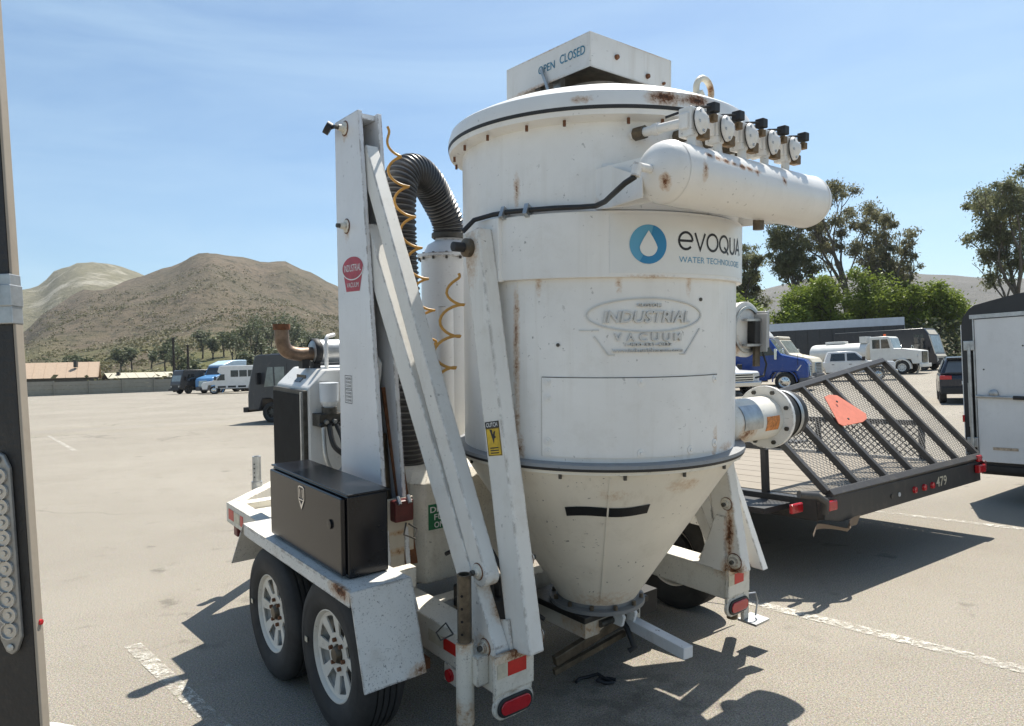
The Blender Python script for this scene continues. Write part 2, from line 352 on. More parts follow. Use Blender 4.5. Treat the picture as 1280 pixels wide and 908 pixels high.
def land_mat(name, c1, c2, c3, sc=.02, shrub=.35, shc=(.045, .052, .026), green=0.0):
    m, N, Lk, b = new_mat(name); b.inputs['Roughness'].default_value = .95; b.inputs['Specular IOR Level'].default_value = .1
    g = N.new('ShaderNodeNewGeometry'); P = g.outputs['Position']
    n = N.new('ShaderNodeTexNoise'); n.inputs['Scale'].default_value = sc; n.inputs['Detail'].default_value = 9; n.inputs['Roughness'].default_value = .65; Lk.new(P, n.inputs['Vector'])
    r = N.new('ShaderNodeValToRGB'); e = r.color_ramp.elements; e[0].position = .34; e[0].color = (*c1, 1); e[1].position = .66; e[1].color = (*c2, 1); q = e.new(.5); q.color = (*c3, 1)
    Lk.new(n.outputs['Fac'], r.inputs['Fac'])
    n2 = N.new('ShaderNodeTexNoise'); n2.inputs['Scale'].default_value = .16; n2.inputs['Detail'].default_value = 6; n2.inputs['Roughness'].default_value = .7; Lk.new(P, n2.inputs['Vector'])
    mr = N.new('ShaderNodeMapRange'); mr.inputs['From Min'].default_value = .5; mr.inputs['From Max'].default_value = .62; mr.inputs['To Max'].default_value = shrub; Lk.new(n2.outputs['Fac'], mr.inputs['Value'])
    mx = N.new('ShaderNodeMix'); mx.data_type = 'RGBA'; mx.inputs['B'].default_value = (*shc, 1); Lk.new(mr.outputs['Result'], mx.inputs['Factor']); Lk.new(r.outputs['Color'], mx.inputs['A'])
    n3 = N.new('ShaderNodeTexNoise'); n3.inputs['Scale'].default_value = .035; n3.inputs['Detail'].default_value = 10; n3.inputs['Roughness'].default_value = .72; Lk.new(P, n3.inputs['Vector'])
    bp = N.new('ShaderNodeBump'); bp.inputs['Strength'].default_value = .9; bp.inputs['Distance'].default_value = 9.0; Lk.new(n3.outputs['Fac'], bp.inputs['Height']); Lk.new(bp.outputs['Normal'], b.inputs['Normal'])
    sx = N.new('ShaderNodeSeparateXYZ'); Lk.new(P, sx.inputs[0]); lo = N.new('ShaderNodeMapRange'); lo.inputs['From Min'].default_value = 34; lo.inputs['From Max'].default_value = 6; lo.inputs['To Max'].default_value = green; Lk.new(sx.outputs['Z'], lo.inputs['Value'])
    n4 = N.new('ShaderNodeTexNoise'); n4.inputs['Scale'].default_value = .03; n4.inputs['Detail'].default_value = 5; Lk.new(P, n4.inputs['Vector']); m4 = N.new('ShaderNodeMapRange'); m4.inputs['From Min'].default_value = .4; m4.inputs['From Max'].default_value = .62; Lk.new(n4.outputs['Fac'], m4.inputs['Value'])
    pr_ = N.new('ShaderNodeMath'); pr_.operation = 'MULTIPLY'; Lk.new(lo.outputs['Result'], pr_.inputs[0]); Lk.new(m4.outputs['Result'], pr_.inputs[1])
    gm = N.new('ShaderNodeMix'); gm.data_type = 'RGBA'; gm.inputs['B'].default_value = (.15, .16, .055, 1); Lk.new(pr_.outputs[0], gm.inputs['Factor']); Lk.new(mx.outputs['Result'], gm.inputs['A'])
    Lk.new(gm.outputs['Result'], b.inputs['Base Color']); return m
M['earth'] = land_mat('dry_earth', (.16, .14, .08), (.26, .22, .15), (.15, .15, .07), .08, .5)
M['hill'] = land_mat('dry_brush_hillside', (.115, .098, .064), (.195, .150, .108), (.145, .118, .08), .012, .8, (.062, .06, .04), .75)
M['cliff'] = land_mat('pale_eroded_slope', (.21, .19, .13), (.37, .34, .27), (.18, .165, .105), .018, .45, (.10, .10, .065))
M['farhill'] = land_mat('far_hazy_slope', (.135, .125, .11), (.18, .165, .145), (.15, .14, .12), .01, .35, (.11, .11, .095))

def polar_sheet(name, radii, a0, a1, na, zfn, mat, kind='structure', smooth=True):
    m = MB(); full = a1-a0 > 6.28; na1 = na if full else na+1
    for r in radii:
        for j in range(na1):
            a = a0+(a1-a0)*j/na; x = r*math.sin(a); y = r*math.cos(a); m.v.append((x, y, zfn(x, y, a, r)))
    for i in range(len(radii)-1):
        for j in range(na):
            j2 = (j+1) % na1; m.f.append((i*na1+j, i*na1+j2, (i+1)*na1+j2, (i+1)*na1+j))
    o = m.build(name, mat, None, 60 if smooth else None); tag(o, kind=kind); return o
rad = [0.01, 2, 4, 7, 10, 14, 18, 22, 28, 34, 40, 46, 52, 58, 64, 72, 80, 90, 100, 110, 118]
polar_sheet('parking_lot', rad, 0, 2*math.pi, 96, lambda x, y, a, r: gz(x, y), M['asphalt'])
polar_sheet('ground', [0.01, 40, 100, 130, 200, 400, 1000, 2200], 0, 2*math.pi, 96, lambda x, y, a, r: gz(x, y)-.12, M['earth'])

def interp(tab, x):
    if x <= tab[0][0]: return tab[0][1]
    for (a, u), (b, w) in zip(tab, tab[1:]):
        if x <= b:
            t = (x-a)/(b-a); t = t*t*(3-2*t)*.5+t*.5; return u+(w-u)*t
    return tab[-1][1]
RIDGE = [(-1.3, .03), (-.75, .045), (-.615, .064), (-.587, .095), (-.537, .117), (-.493, .138), (-.456, .153), (-.423, .167), (-.403, .171), (-.369, .167), (-.339, .161), (-.313, .164), (-.287, .151), (-.245, .129), (-.202, .098), (-.135, .068), (0, .045), (.2, .04), (.45, .045), (1.2, .03)]
def hill_z(x, y, a, r):
    zr = interp(RIDGE, a)*760
    s = max(0, (r-128)/632)
    z = zr*s**1.55 if s <= 1 else zr*(1-.55*sstep(1, 2.0, s))
    n = mnoise.fractal((x*.006, y*.006, 3.1), 1.0, 2.1, 6)
    rdg = 1-abs(mnoise.noise((x*.009, y*.009, 1.7)))
    return gz(x, y)-.3 + z + (n*13 + (rdg-.75)*26)*min(1, s*1.3)*(.25 if s > .93 and s < 1.1 else 1) + min(1, s*8)*1.2*mnoise.noise((x*.05, y*.05, 0))
polar_sheet('hills', [112, 120, 128, 140, 155, 170, 190, 210, 230, 250, 275, 300, 330, 360, 395, 430, 470, 510, 550, 590, 630, 670, 705, 735, 760, 790, 830, 900, 1000], -1.3, 1.2, 230, hill_z, M['hill'])
FAR = [(-1.3, .05), (-.75, .08), (-.66, .105), (-.611, .112), (-.595, .116), (-.574, .137), (-.553, .147), (-.528, .145), (-.497, .136), (-.46, .12), (-.35, .1), (-.1, .06)]
polar_sheet('far_cliff_hill', [700+i*40 for i in range(20)], -1.3, -.1, 150, lambda x, y, a, r: (interp(FAR, a)*1340+10*mnoise.fractal((x*.008, y*.008, 0), 1, 2.2, 6)-14*abs(mnoise.noise((x*.012, y*.004, 5))))*max(0, 1-((1340-r)/640)**2*.98 if r < 1340 else 1-((r-1340)/500)**2), M['cliff'])
FARR = [(.1, .04), (.3, .09), (.42, .108), (.481, .1105), (.542, .099), (.637, .087), (.8, .08), (1.2, .05)]
polar_sheet('far_hill', [900+i*60 for i in range(16)], .1, 1.2, 110, lambda x, y, a, r: (interp(FARR, a)*1600+8*mnoise.fractal((x*.005, y*.005, 0), 1, 2.2, 5))*max(0, 1-((1600-r)/700)**2*.98 if r < 1600 else 1-((r-1600)/500)**2), M['farhill'])

# painted bay lines
def stripe(p, q, w, name='bay_line', z=.005):
    p = V((*p, 0)); q = V((*q, 0)); d = (q-p).normalized(); s = V((-d.y, d.x, 0))*w/2
    k = max(2, int((q-p).length/2)); m = MB(); rnd = random.Random(int(p.x*97+q.y*31))
    for i in range(k+1):
        c = p+(q-p)*i/k; e = s*(1+rnd.uniform(-.08, .08)); g = gz(c.x, c.y)
        m.v += [tuple(c+e+V((0, 0, g+z))), tuple(c-e+V((0, 0, g+z)))]
    m.f = [(2*i, 2*i+1, 2*i+3, 2*i+2) for i in range(k)]
    tag(m.build(name, M['line']), kind='structure')
stripe((1.35, 5.11), (4.1, 1.95), .105)
stripe((-2.45, 4.41), (-.9, 2.75), .09)
stripe((-15.9, 23.8), (-11.3, 17.9), .11)
stripe((3.1, 8.5), (5.6, 5.66), .10)
stripe((-9.5, 40), (-22, 56), .11); stripe((9, 20), (13, 15), .11)

# ------------------------------------------------------------------ the far boundary wall and sheds
def wall_far():
    a = V((-86, 83, 0)); b = V((-46, 117.5, 0)); d = (b-a).normalized(); Lw = (b-a).length; n = V((-d.y, d.x, 0))
    root = empty('boundary_wall', 'long grey block wall with raised panel joints behind the open lot', 'wall')
    mw = paint('weathered_block_wall', (.33, .30, .25), .9, .5, (.22, .19, .14), 0, streak=.5)
    k = 12
    for i in range(k):
        p = a+d*(Lw*i/k); q = a+d*(Lw*(i+1)/k-.14); z0 = gz(p.x, p.y)-.3; h = 2.25+.15*((i*7) % 3)/3
        m = MB()
        for j in range(4):
            m.hexa([p+V((0, 0, z0+j*h/4+.02)), q+V((0, 0, z0+j*h/4+.02)), q+n*.2+V((0, 0, z0+j*h/4+.02)), p+n*.2+V((0, 0, z0+j*h/4+.02))],
                   [p+V((0, 0, z0+(j+1)*h/4)), q+V((0, 0, z0+(j+1)*h/4)), q+n*.2+V((0, 0, z0+(j+1)*h/4)), p+n*.2+V((0, 0, z0+(j+1)*h/4))])
        m.build('wall_panel', mw, root)
        c = q+d*.07; MB().bar(c+V((0, 0, z0))-n*.05, c+V((0, 0, z0+h+.08))-n*.05, .14, .34, n).build('pilaster', mw, root)
wall_far()
M['shedroof'] = paint('pinkish_tin_roof', (.40, .29, .20), .7, .4, (.25, .16, .09), 0, streak=.4)
M['shedwall'] = simple('shed_wall', (.16, .13, .10), .9)
def shed(name, label, p, q, depth, eave, ridge, roofm):
    root = empty(name, label, 'shed')
    p = V((*p, 0)); q = V((*q, 0)); d = (q-p).normalized(); n = V((-d.y, d.x, 0))
    if n.y < 0: n = -n
    up = lambda z: V((0, 0, z))
    MB().hexa([p+n*.4, q+n*.4, q+n*depth, p+n*depth], [p+n*.4+up(eave-.1), q+n*.4+up(eave-.1), q+n*depth+up(eave-.1), p+n*depth+up(eave-.1)]).build('wall', M['shedwall'], root)
    L_ = (q-p).length; k = int(L_/1.6); pm = None
    rf = MB().hexa([p+up(eave), q+up(eave), q+n*(depth/2)+up(ridge), p+n*(depth/2)+up(ridge)], [p+up(eave+.08), q+up(eave+.08), q+n*(depth/2)+up(ridge+.08), p+n*(depth/2)+up(ridge+.08)]).build('roof', roofm, root)
    MB().hexa([q+n*depth+up(eave), p+n*depth+up(eave), p+n*(depth/2)+up(ridge), q+n*(depth/2)+up(ridge)], [q+n*depth+up(eave+.08), p+n*depth+up(eave+.08), p+n*(depth/2)+up(ridge+.08), q+n*(depth/2)+up(ridge+.08)]).build('roof', roofm, root)
    for i in range(k+1):
        c = p+d*(L_*i/k); m = MB().bar(c+up(eave+.1), c+n*(depth/2)+up(ridge+.1), .1, .06).build('roof_rib', roofm, rf)
    for f in (.1, .62, .9): c = p+d*(L_*f)+n*(depth*.28); MB().bar(c+up(ridge-.9), c+up(ridge+.25), .5, .5).build('roof_vent', M['darksteel'], root)
shed('long_shed', 'long shed with a pinkish rusty tin roof behind the wall', (-104, 106), (-72.6, 122), 9, 3.2, 6.0, M['shedroof'])
shed('low_shed', 'low flat shed with a pale roof behind the wall, right of the pinkish one', (-72, 124), (-57, 137), 6, 2.9, 3.9, simple('pale_tin_roof', (.44, .40, .30), .6))
for (x, y, h) in ((-46.4, 95.5, 7.6), (-44.9, 96.5, 6.6)):
    r_ = empty('utility_pole', 'dark bare pole behind the parked trucks, %s of two' % ('taller and left' if h > 7 else 'shorter and right'), 'pole', loc=(x, y, gz(x, y)-.2))
    MB().tube([(0, 0, 0), (0, 0, h)], [.2, .15], 8).build('shaft', simple('pole_wood', (.03, .025, .02), .9), r_); MB().box(-.22, -.22, h, .22, .22, h+.08).build('cap', M['darksteel'], r_)

# ================================================================== the vacuum trailer
TM = Matrix(((0.78014802, -0.62502703, 0.02665114, 0.40009442), (0.62534067, 0.77790832, -0.06170651, 3.75914993), (0.0178361, 0.06480625, 0.99773845, 0.0), (0, 0, 0, 1)))
T = empty('vacuum_trailer', 'white industrial vacuum trailer with tall cone-bottomed hopper and folding lift arms', 'trailer', mat=TM)
ca = lambda a, r, z: V((r*math.cos(R(a)), r*math.sin(R(a)), z))
def on_cyl(mb, a0, r, z0):      # wrap a flat (u, v, depth) mesh round the hopper
    return mb.map(lambda p: ca(a0+math.degrees(p.x/r), r+p.z, z0+p.y))
def on_x(mb, x, y0, z0):        # onto a face looking towards -x
    return mb.map(lambda p: V((x-p.z, y0-p.x, z0+p.y)))
def on_y(mb, y, x0, z0):        # onto a face looking towards -y
    return mb.map(lambda p: V((x0+p.x, y-p.z, z0+p.y)))
def disc_mb(rx, ry, n=40, flat=0.0):
    m = MB(); m.v = [(rx*math.cos(2*math.pi*i/n), ry*math.sin(2*math.pi*i/n), flat) for i in range(n)]; m.f = [tuple(range(n))]; return m
def fan_mb(rx, ry, n=40, rings=4):
    m = MB(); m.v = [(0, 0, 0)]
    for k in range(1, rings+1): m.v += [(rx*k/rings*math.cos(2*math.pi*i/n), ry*k/rings*math.sin(2*math.pi*i/n), 0) for i in range(n)]
    m.f = [(0, 1+i, 1+(i+1) % n) for i in range(n)] + [(1+(k-1)*n+i, 1+k*n+i, 1+k*n+(i+1) % n, 1+(k-1)*n+(i+1) % n) for k in range(1, rings) for i in range(n)]
    return m
def bolt_src(name, mat, r, h, washer=0, n=6):
    m = MB(); 
    if washer: m.lathe([(0, 0), (washer, 0), (washer, h*.35), (0, h*.35)], 14)
    m.lathe([(0, 0), (r, 0), (r, h), (0, h)], n); o = m.build(name, mat, T, 30); return o

tank_spots = [(tuple(ca(-166.5, .694, z)), (.026, .026, .24), .62) for z in (1.42, 1.68, 1.86)] + [(tuple(ca(-166, .694, 1.33)), (.05, .05, .1), .7), (tuple(ca(-166, .694, 2.47)), (.025, .025, .10), .7), (tuple(ca(-86, .694, 1.34)), (.03, .05, .10), .7), (tuple(ca(-135, .694, 2.38)), (.05, .05, .05), .35), (tuple(ca(-44, .70, 1.45)), (.1, .1, .13), .5)] + [(tuple(ca(a, .694, 2.05)), (.022, .022, .07), .55) for a in (-157, -128, -101)] + [(tuple(ca(-118, .72, 2.078)), (.2, .12, .012), .5), (tuple(ca(-75, .70, 1.30)), (.12, .08, .04), .6)]
M['tank'] = paint('hopper_white', WHT, .36, .26, (.46, .41, .33), .6, spots=tank_spots, streak=.34, bump=.03, dents=.5)
M['cone'] = paint('cone_white_bounce_tint', (.76, .71, .61), .45, .30, (.36, .30, .21), 1.0, spots=[(tuple(ca(-99, .62, 1.17)), (.14, .09, .06), .85), (tuple(ca(-128, .6, 1.14)), (.12, .1, .06), .45), (tuple(ca(-120, .22, .5)), (.3, .3, .09), .35)], streak=.35, bump=.04, dents=.3)  # cream base colour holds the warm ground bounce on white paint
M['lid'] = paint('lid_white', (.78, .77, .74), .38, .12, (.4, .36, .3), .3, spots=[(tuple(ca(-114, .757, 2.81)), (.13, .08, .05), 1.0), (tuple(ca(-103, .757, 2.812)), (.13, .07, .05), 1.0), (tuple(ca(-140, .757, 2.80)), (.06, .06, .025), .75)], streak=.12)
M['white'] = paint('trailer_white', WHT, .42, .24, (.36, .30, .22), .8, streak=.3, edge=.8)
M['whitelow'] = paint('trailer_white_road_worn', (.70, .66, .57), .55, .5, (.30, .23, .15), 1.0, streak=.45, edge=1.0, specks=.35, spots=[((-.82, -.28, .49), (.16, .14, .08), .9), ((.8, -.3, .50), (.16, .14, .10), .9), ((-.97, -.16, .20), (.08, .08, .13), 1.0), ((-.97, -.16, .52), (.07, .07, .06), .9)])
M['fender'] = paint('fender_speckled_white', (.72, .70, .65), .6, .4, (.33, .26, .17), 1.0, bump=.35, pits=1.2, edge=.8, specks=.75, spots=[((-1.35, .25, .72), (.03, .14, .06), 1.0), ((1.2, .05, .36), (.2, .10, .09), .9), ((-1.05, .03, .36), (.12, .05, .05), .7)])
M['legr'] = paint('leg_white_rust_runs', (.74, .72, .67), .45, .3, (.36, .29, .2), .8, edge=.9, spots=[((.735, -.32, .70), (.05, .04, .24), 1.0), ((.735, -.35, .50), (.06, .10, .10), 1.0), ((-.82, -.2, .62), (.06, .05, .22), .6), ((-.88, -.19, .47), (.1, .08, .10), .8), ((-.79, -.01, 2.20), (.06, .08, .22), .75), ((-.84, -.18, .76), (.06, .06, .1), .7)], streak=.35)
M['mast'] = paint('mast_white', (.74, .745, .75), .36, .12, (.42, .38, .32), .6, edge=1.0, spots=[((-.93, .99, 2.40), (.03, .06, .08), .6), ((-.93, .99, 2.93), (.03, .05, .07), .6)], streak=.12, dents=.3)
M['reservoir'] = paint('reservoir_white', (.78, .76, .72), .36, .2, (.42, .36, .27), .7, streak=.15, spots=[((-.40+.05*i, -.985, 2.505-.004*i), (.040, .04, .018), .95) for i in range(7)] + [((-.45, -.99, 2.44), (.025, .03, .05), .85), ((-.60, -.93, 2.39), (.03, .03, .05), .85), ((-.1, -.99, 2.48), (.025, .03, .03), .75), ((.1, -.99, 2.47), (.025, .03, .03), .78)])
M['rim'] = paint('rim_white', (.70, .66, .58), .5, .5, (.30, .22, .13), .8, spots=[], streak=.1)

# --- hopper shell
def wob(r): return r
hop = MB().lathe([(.694, 1.262), (.694, 1.5), (.694, 1.8), (.694, 2.1), (.694, 2.4), (.694, 2.74)], 128).build('hopper_shell', M['tank'], T, 40)
MB().bar(ca(-166.5, .694, 1.285), ca(-166.5, .694, 2.07), .014, .006, ca(-166.5, 1, 0)).build('weld_seam', M['tank'], hop)
fl = MB().lathe([(.694, 2.725), (.758, 2.738), (.762, 2.759), (.694, 2.759)], 128).build('rim_flange', M['tank'], T, 40)
MB().lathe([(.70, 2.759), (.764, 2.759), (.766, 2.774), (.70, 2.774)], 128).build('lid_gasket', M['rubber'], T, 40)
b0 = bolt_src('flange_bolt', M['rust'], .007, .024); b0.parent = fl
for i in range(22):
    mt = Matrix.Translation(ca(-180+360/22*i+3+2.5*math.sin(i*2.7), .735, 2.704))
    if i == 0: b0.matrix_local = mt
    else: inst(b0, fl, mt)
lid = MB().lathe([(.70, 2.774), (.766, 2.774), (.764, 2.80), (.752, 2.838), (.742, 2.846), (.70, 2.868), (.62, 2.905), (.50, 2.948), (.36, 2.980), (.2, 2.998), (0, 3.003)], 128).build('lid', M['lid'], T, 32)
# lifting eye
ey = MB(); c = V((.37, -.39, 3.01)); pts = []
for i in range(29):
    a = -math.pi*.30 + 2*math.pi*.86*i/28 - .35
    pts.append(c+V((math.cos(a)*.062, 0, math.sin(a)*.062+.045)))
ey.tube(pts, .016, 10); ey.bar(c+V((-.13, 0, -.06)), c+V((-.052, 0, .02)), .03, .075, (0, 1, 0)); ey.bar(c+V((-.06, 0, -.07)), c+V((.03, 0, -.02)), .03, .05, (0, 1, 0))
ey.build('lifting_eye', paint('eye_white_rust', (.66, .62, .52), .5, .4, spots=[((.42, -.39, 3.07), (.04, .05, .08), .8)]), T, 50)
# vent box on the lid
vb = MB(); X0, X1, Y0, Y1, Z0, Z1 = -.335, .245, -.285, .325, 3.052, 3.208
t_ = .008
vb.box(X0, Y0, Z0, X0+t_, Y1, Z1).box(X1-t_, Y0, Z0, X1, Y1, Z1).box(X0+t_, Y0, Z0, X1-t_, Y0+t_, Z1).box(X0+t_, Y1-t_, Z0, X1-t_, Y1, Z1).box(X0+t_, Y0+t_, Z1-t_, X1-t_, Y1-t_, Z1-.001)
vbx = vb.build('vent_box', paint('vent_white', (.70, .69, .66), .42, .2, chips=.5, spots=[((-.335, .0, 3.21), (.05, .45, .016), .5), ((-.335, .1, 3.055), (.04, .3, .016), .55), ((0, -.285, 3.21), (.35, .04, .012), .4)]), T, bevel=.003)
MB().lathe([(.17, 2.98), (.17, 3.12)], 40).build('vent_neck', M['tank'], vbx, 40)
MB().box(-.30, -.25, 3.075, .21, .29, 3.085).build('damper_plate', M['oilysteel'], vbx)
for k, (y, x, s) in enumerate(((-.05, -.30, .05), (.12, -.28, .04))): MB().box(x, y, 3.0, x+.03, y+s, 3.075).build('damper_bracket', M['steel'], vbx)
MB().bar((-.350, -.03, 2.985), (-.350, .035, 3.125), .016, .006, (1, 0, 0)).build('damper_lever', M['steel'], vbx)
on_x(text_mb('OPEN', .12, .038, bold=.01), X0-.002, .01, 3.128).build('lettering', M['stencil'], vbx)
on_x(text_mb('CLOSED', .17, .042, bold=.01), X0-.002, -.17, 3.135).build('lettering', M['stencil'], vbx)
for (x, z, r) in ((-.16, 3.13, .013), (.06, 3.09, .013), (.18, 3.08, .008)):
    b = MB().lathe([(0, 0), (r, 0), (r*.8, .012), (0, .014)], 10, axis_mat((x, Y0, z), (0, -1, 0))).build('bolt', M['rust'], vbx, 40)

# --- stiffening band, sign, raised plate, access panel
bd = MB().lathe([(.694, 2.352), (.72, 2.352), (.72, 2.075), (.694, 2.075)], 72, None, R(-178.5), R(-4), True).build('stiffening_band', M['tank'], T, 40, .002)
sg = MB().lathe([(.7205, 2.092), (.7225, 2.092), (.7225, 2.338), (.7205, 2.338)], 40, None, R(-131.5), R(-62), True).build('sign_panel', M['vinyl'], T, 40)
RS = .7235
drop = []
for i in range(40):
    a = 2*math.pi*i/40; rr = .039; x = rr*math.cos(a); y = rr*math.sin(a)-.012
    if math.sin(a) > 1e-6:
        t = math.sin(a); x *= (1-t)**.62; y = -.012+t*.070
    drop.append((x, y))
dr = MB(); dr.v = [(0, -.01, .004)] + [(x, y, .004) for x, y in drop]; dr.f = [(0, 1+i, 1+(i+1) % 40) for i in range(40)]
on_cyl(fan_mb(.082, .082, 40, 6), -118.4, RS+.0006, 2.212).build('emblem', M['blue1'], sg)
hf = MB(); ha = [R(-118+i*6) for i in range(33)]
for k in range(7): hf.v += [((.0822*math.cos(a))*k/6, -.008*(1-k/6)+(.0822*math.sin(a))*k/6, .0018) for a in ha]
hf.f = [(k*33+i, k*33+i+1, (k+1)*33+i+1, (k+1)*33+i) for k in range(6) for i in range(32)]
on_cyl(hf, -118.4, RS, 2.212).build('emblem', M['blue2'], sg)
on_cyl(dr, -118.4, RS, 2.212).build('emblem_drop', M['vinyl'], sg)
def arc(cx, cy, rx, ry, a0, a1, n=20): return [(cx+rx*math.cos(R(a0+(a1-a0)*i/n)), cy+ry*math.sin(R(a0+(a1-a0)*i/n))) for i in range(n+1)]
S_ = .072; letters = []
def put(x, strokes):
    for st, cl in strokes: letters.append(([(x+p[0]*S_, p[1]*S_) for p in st], cl))
put(0, [(arc(.5, .5, .5, .5, 0, 318), False), ([(.02, .5), (1.0, .5)], False)])
put(.086, [([(0, 1), (.42, 0), (.84, 1)], False)])
put(.160, [(arc(.52, .5, .52, .5, 0, 345, 24), True)])
put(.250, [(arc(.52, .5, .52, .5, 0, 345, 24), True), ([(.55, .32), (1.08, -.1)], False)])
put(.345, [([(0, 1), (0, .36)] + arc(.36, .36, .36, .36, 180, 360, 14) + [(.72, 1)], False)])
put(.412, [([(0, 0), (.44, 1), (.88, 0)], False), ([(.2, .33), (.68, .33)], False)])
lt = MB()
for k, (st, cl) in enumerate(letters): lt.add(*(lambda q: (q.v, q.f))(ribbon(st, .0105, cl).map(lambda p, k=k: p+V((0, 0, .0001*k)))))
lt.v = [(v[0], v[1]-S_/2, v[2]) for v in lt.v]
on_cyl(lt, -107.0, RS, 2.232).build('lettering', M['ink'], sg)
on_cyl(text_mb('WATER TECHNOLOGIES', .465, .026).map(lambda p: p+V((.2325, 0, 0))), -107.0, RS, 2.152).build('lettering', M['inkblue'], sg)
RP = .6945
def raised(mb, dz, a=-117.2): return on_cyl(mb, a, RP, dz)
def thick(m, h):
    k = len(m.v); m.v = [(v[0], v[1], 0) for v in m.v] + [(v[0], v[1], h) for v in m.v]; f0 = list(m.f)
    from collections import Counter
    ed = Counter(); 
    for f in f0:
        for i in range(len(f)): e = (f[i], f[(i+1) % len(f)]); ed[tuple(sorted(e))] += 1
    m.f = [tuple(i+k for i in f) for f in f0]
    for f in f0:
        for i in range(len(f)):
            e = (f[i], f[(i+1) % len(f)])
            if ed[tuple(sorted(e))] == 1: m.f.append((e[0], e[1], e[1]+k, e[0]+k))
    return m
M['raised'] = paint('raised_darkened_white', (.60, .595, .57), .45, .2, (.36, .31, .24), .3, streak=.1)  # same white, darkened in colour for shadow and dirt at the letter edges
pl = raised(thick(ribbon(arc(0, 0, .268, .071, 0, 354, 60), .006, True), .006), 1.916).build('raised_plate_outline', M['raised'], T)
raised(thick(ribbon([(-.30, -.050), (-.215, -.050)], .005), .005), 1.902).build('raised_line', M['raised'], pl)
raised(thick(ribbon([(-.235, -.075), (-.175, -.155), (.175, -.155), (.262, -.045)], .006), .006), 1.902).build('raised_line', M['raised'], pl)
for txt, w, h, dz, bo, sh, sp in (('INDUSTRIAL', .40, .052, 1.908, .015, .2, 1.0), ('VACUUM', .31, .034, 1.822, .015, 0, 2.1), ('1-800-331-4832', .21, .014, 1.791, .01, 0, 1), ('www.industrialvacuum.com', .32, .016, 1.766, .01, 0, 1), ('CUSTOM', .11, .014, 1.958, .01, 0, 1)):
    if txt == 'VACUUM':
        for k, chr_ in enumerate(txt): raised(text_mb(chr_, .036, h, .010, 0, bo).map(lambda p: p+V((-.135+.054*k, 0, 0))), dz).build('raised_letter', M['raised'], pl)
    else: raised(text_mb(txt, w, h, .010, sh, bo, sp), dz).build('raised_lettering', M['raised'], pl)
pn = MB().lathe([(.694, 1.305), (.7005, 1.305), (.7005, 1.648), (.694, 1.648)], 40, None, R(-155.6), R(-84.8), True).build('access_panel', M['tank'], T, 40)
for pts_ in ([(-.432, .3455), (.432, .3455)], [(-.4315, 0), (-.4315, .345)]): on_cyl(ribbon([tuple(V(pts_[0]).lerp(V(pts_[1]), i/12)) for i in range(13)], .004), -120.2, .6975, 1.304).build('panel_seam', M['oilysteel'], pn)
bt = bolt_src('panel_bolt', M['tank'], .007, .010, .018); bt.parent = pn
first = True
for a, z in [(-153.5, z) for z in (1.63, 1.56, 1.37, 1.325)] + [(-86.8, 1.63), (-86.8, 1.34), (-120, 1.63), (-120, 1.325), (-100, 1.325)]:
    mt = axis_mat(ca(a, .7003, z), ca(a, 1, 0), (0, 0, 1))
    if first: bt.matrix_local = mt; first = False
    else: inst(bt, pn, mt)
for a, z in ((-149.5, 1.79), (-95, 1.985), (-133.5, 2.5)):
    MB().lathe([(0, 0), (.008, 0), (.008, .006), (0, .007)], 8, axis_mat(ca(a, .694, z), ca(a, 1, 0))).build('plug', M['darksteel'], T)

# --- lower flange and cone
MB().lathe([(.694, 1.283), (.744, 1.279), (.746, 1.264), (.694, 1.264)], 128).build('lower_flange', paint('flange_grey', (.27, .275, .28), .5, .6, (.12, .11, .1), 1.0), T, 40)
MB().lathe([(.70, 1.264), (.743, 1.264), (.741, 1.251), (.70, 1.251)], 128).build('lower_gasket', M['rubber'], T, 40)
cf = MB().lathe([(.70, 1.251), (.734, 1.251), (.732, 1.236), (.69, 1.232)], 128).build('cone_flange', M['cone'], T, 30)
b1 = bolt_src('flange_bolt', M['darksteel'], .008, .022); b1.parent = cf
for i in range(16):
    mt = Matrix.Translation(ca(-171+22.5*i, .712, 1.212))
    if i == 0: b1.matrix_local = mt
    else: inst(b1, cf, mt)
cone = MB().lathe([(.71, 1.234), (.60, 1.065), (.50, .911), (.40, .757), (.30, .603), (.205, .455)], 96).build('hopper_cone', M['cone'], T, 40)
rc = lambda z: .205+(z-.455)/.779*.505
tp = MB()
tp.grid(lambda u, v: ca(-149.5+36.5*u, rc(1.012+.048*v+.014*u+.006*math.sin(u*7))+.003, 1.012+.048*v+.014*u+.006*math.sin(u*7)), 16, 2)
tp.build('tape_patch', M['tape'], cone)
MB().bar(ca(-131, rc(.50)+.001, .50), ca(-131, rc(1.22)+.001, 1.22), .008, .004, ca(-131, 1, .4)).build('weld_seam', M['cone'], cone)
bf = MB().lathe([(.19, .470), (.212, .470), (.214, .449), (.252, .447), (.252, .428), (.19, .428)], 56).build('outlet_flange', paint('outlet_dark', (.19, .19, .185), .5, .6, (.06, .05, .045), 1.0), T, 35)
b2 = bolt_src('flange_bolt', M['oilysteel'], .011, .022); b2.parent = bf
for i in range(12):
    mt = Matrix.Translation(ca(30*i+8, .232, .447))
    if i == 0: b2.matrix_local = mt
    else: inst(b2, bf, mt)
gt = MB().box(-.215, -.13, .305, .20, .27, .395).build('discharge_gate', paint('gate_white_scraped', (.55, .51, .43), .6, .7, (.12, .09, .06), 1.0, spots=[((-.2, -.1, .35), (.1, .25, .09), .5), ((-.05, -.13, .33), (.16, .05, .09), .72)]), T, bevel=.004)
MB().box(-.245, -.155, .395, .235, .30, .427).build('gate_frame', simple('greasy_black_steel', (.035, .032, .028), .4, .4, .5, 14, .15), gt, bevel=.004)
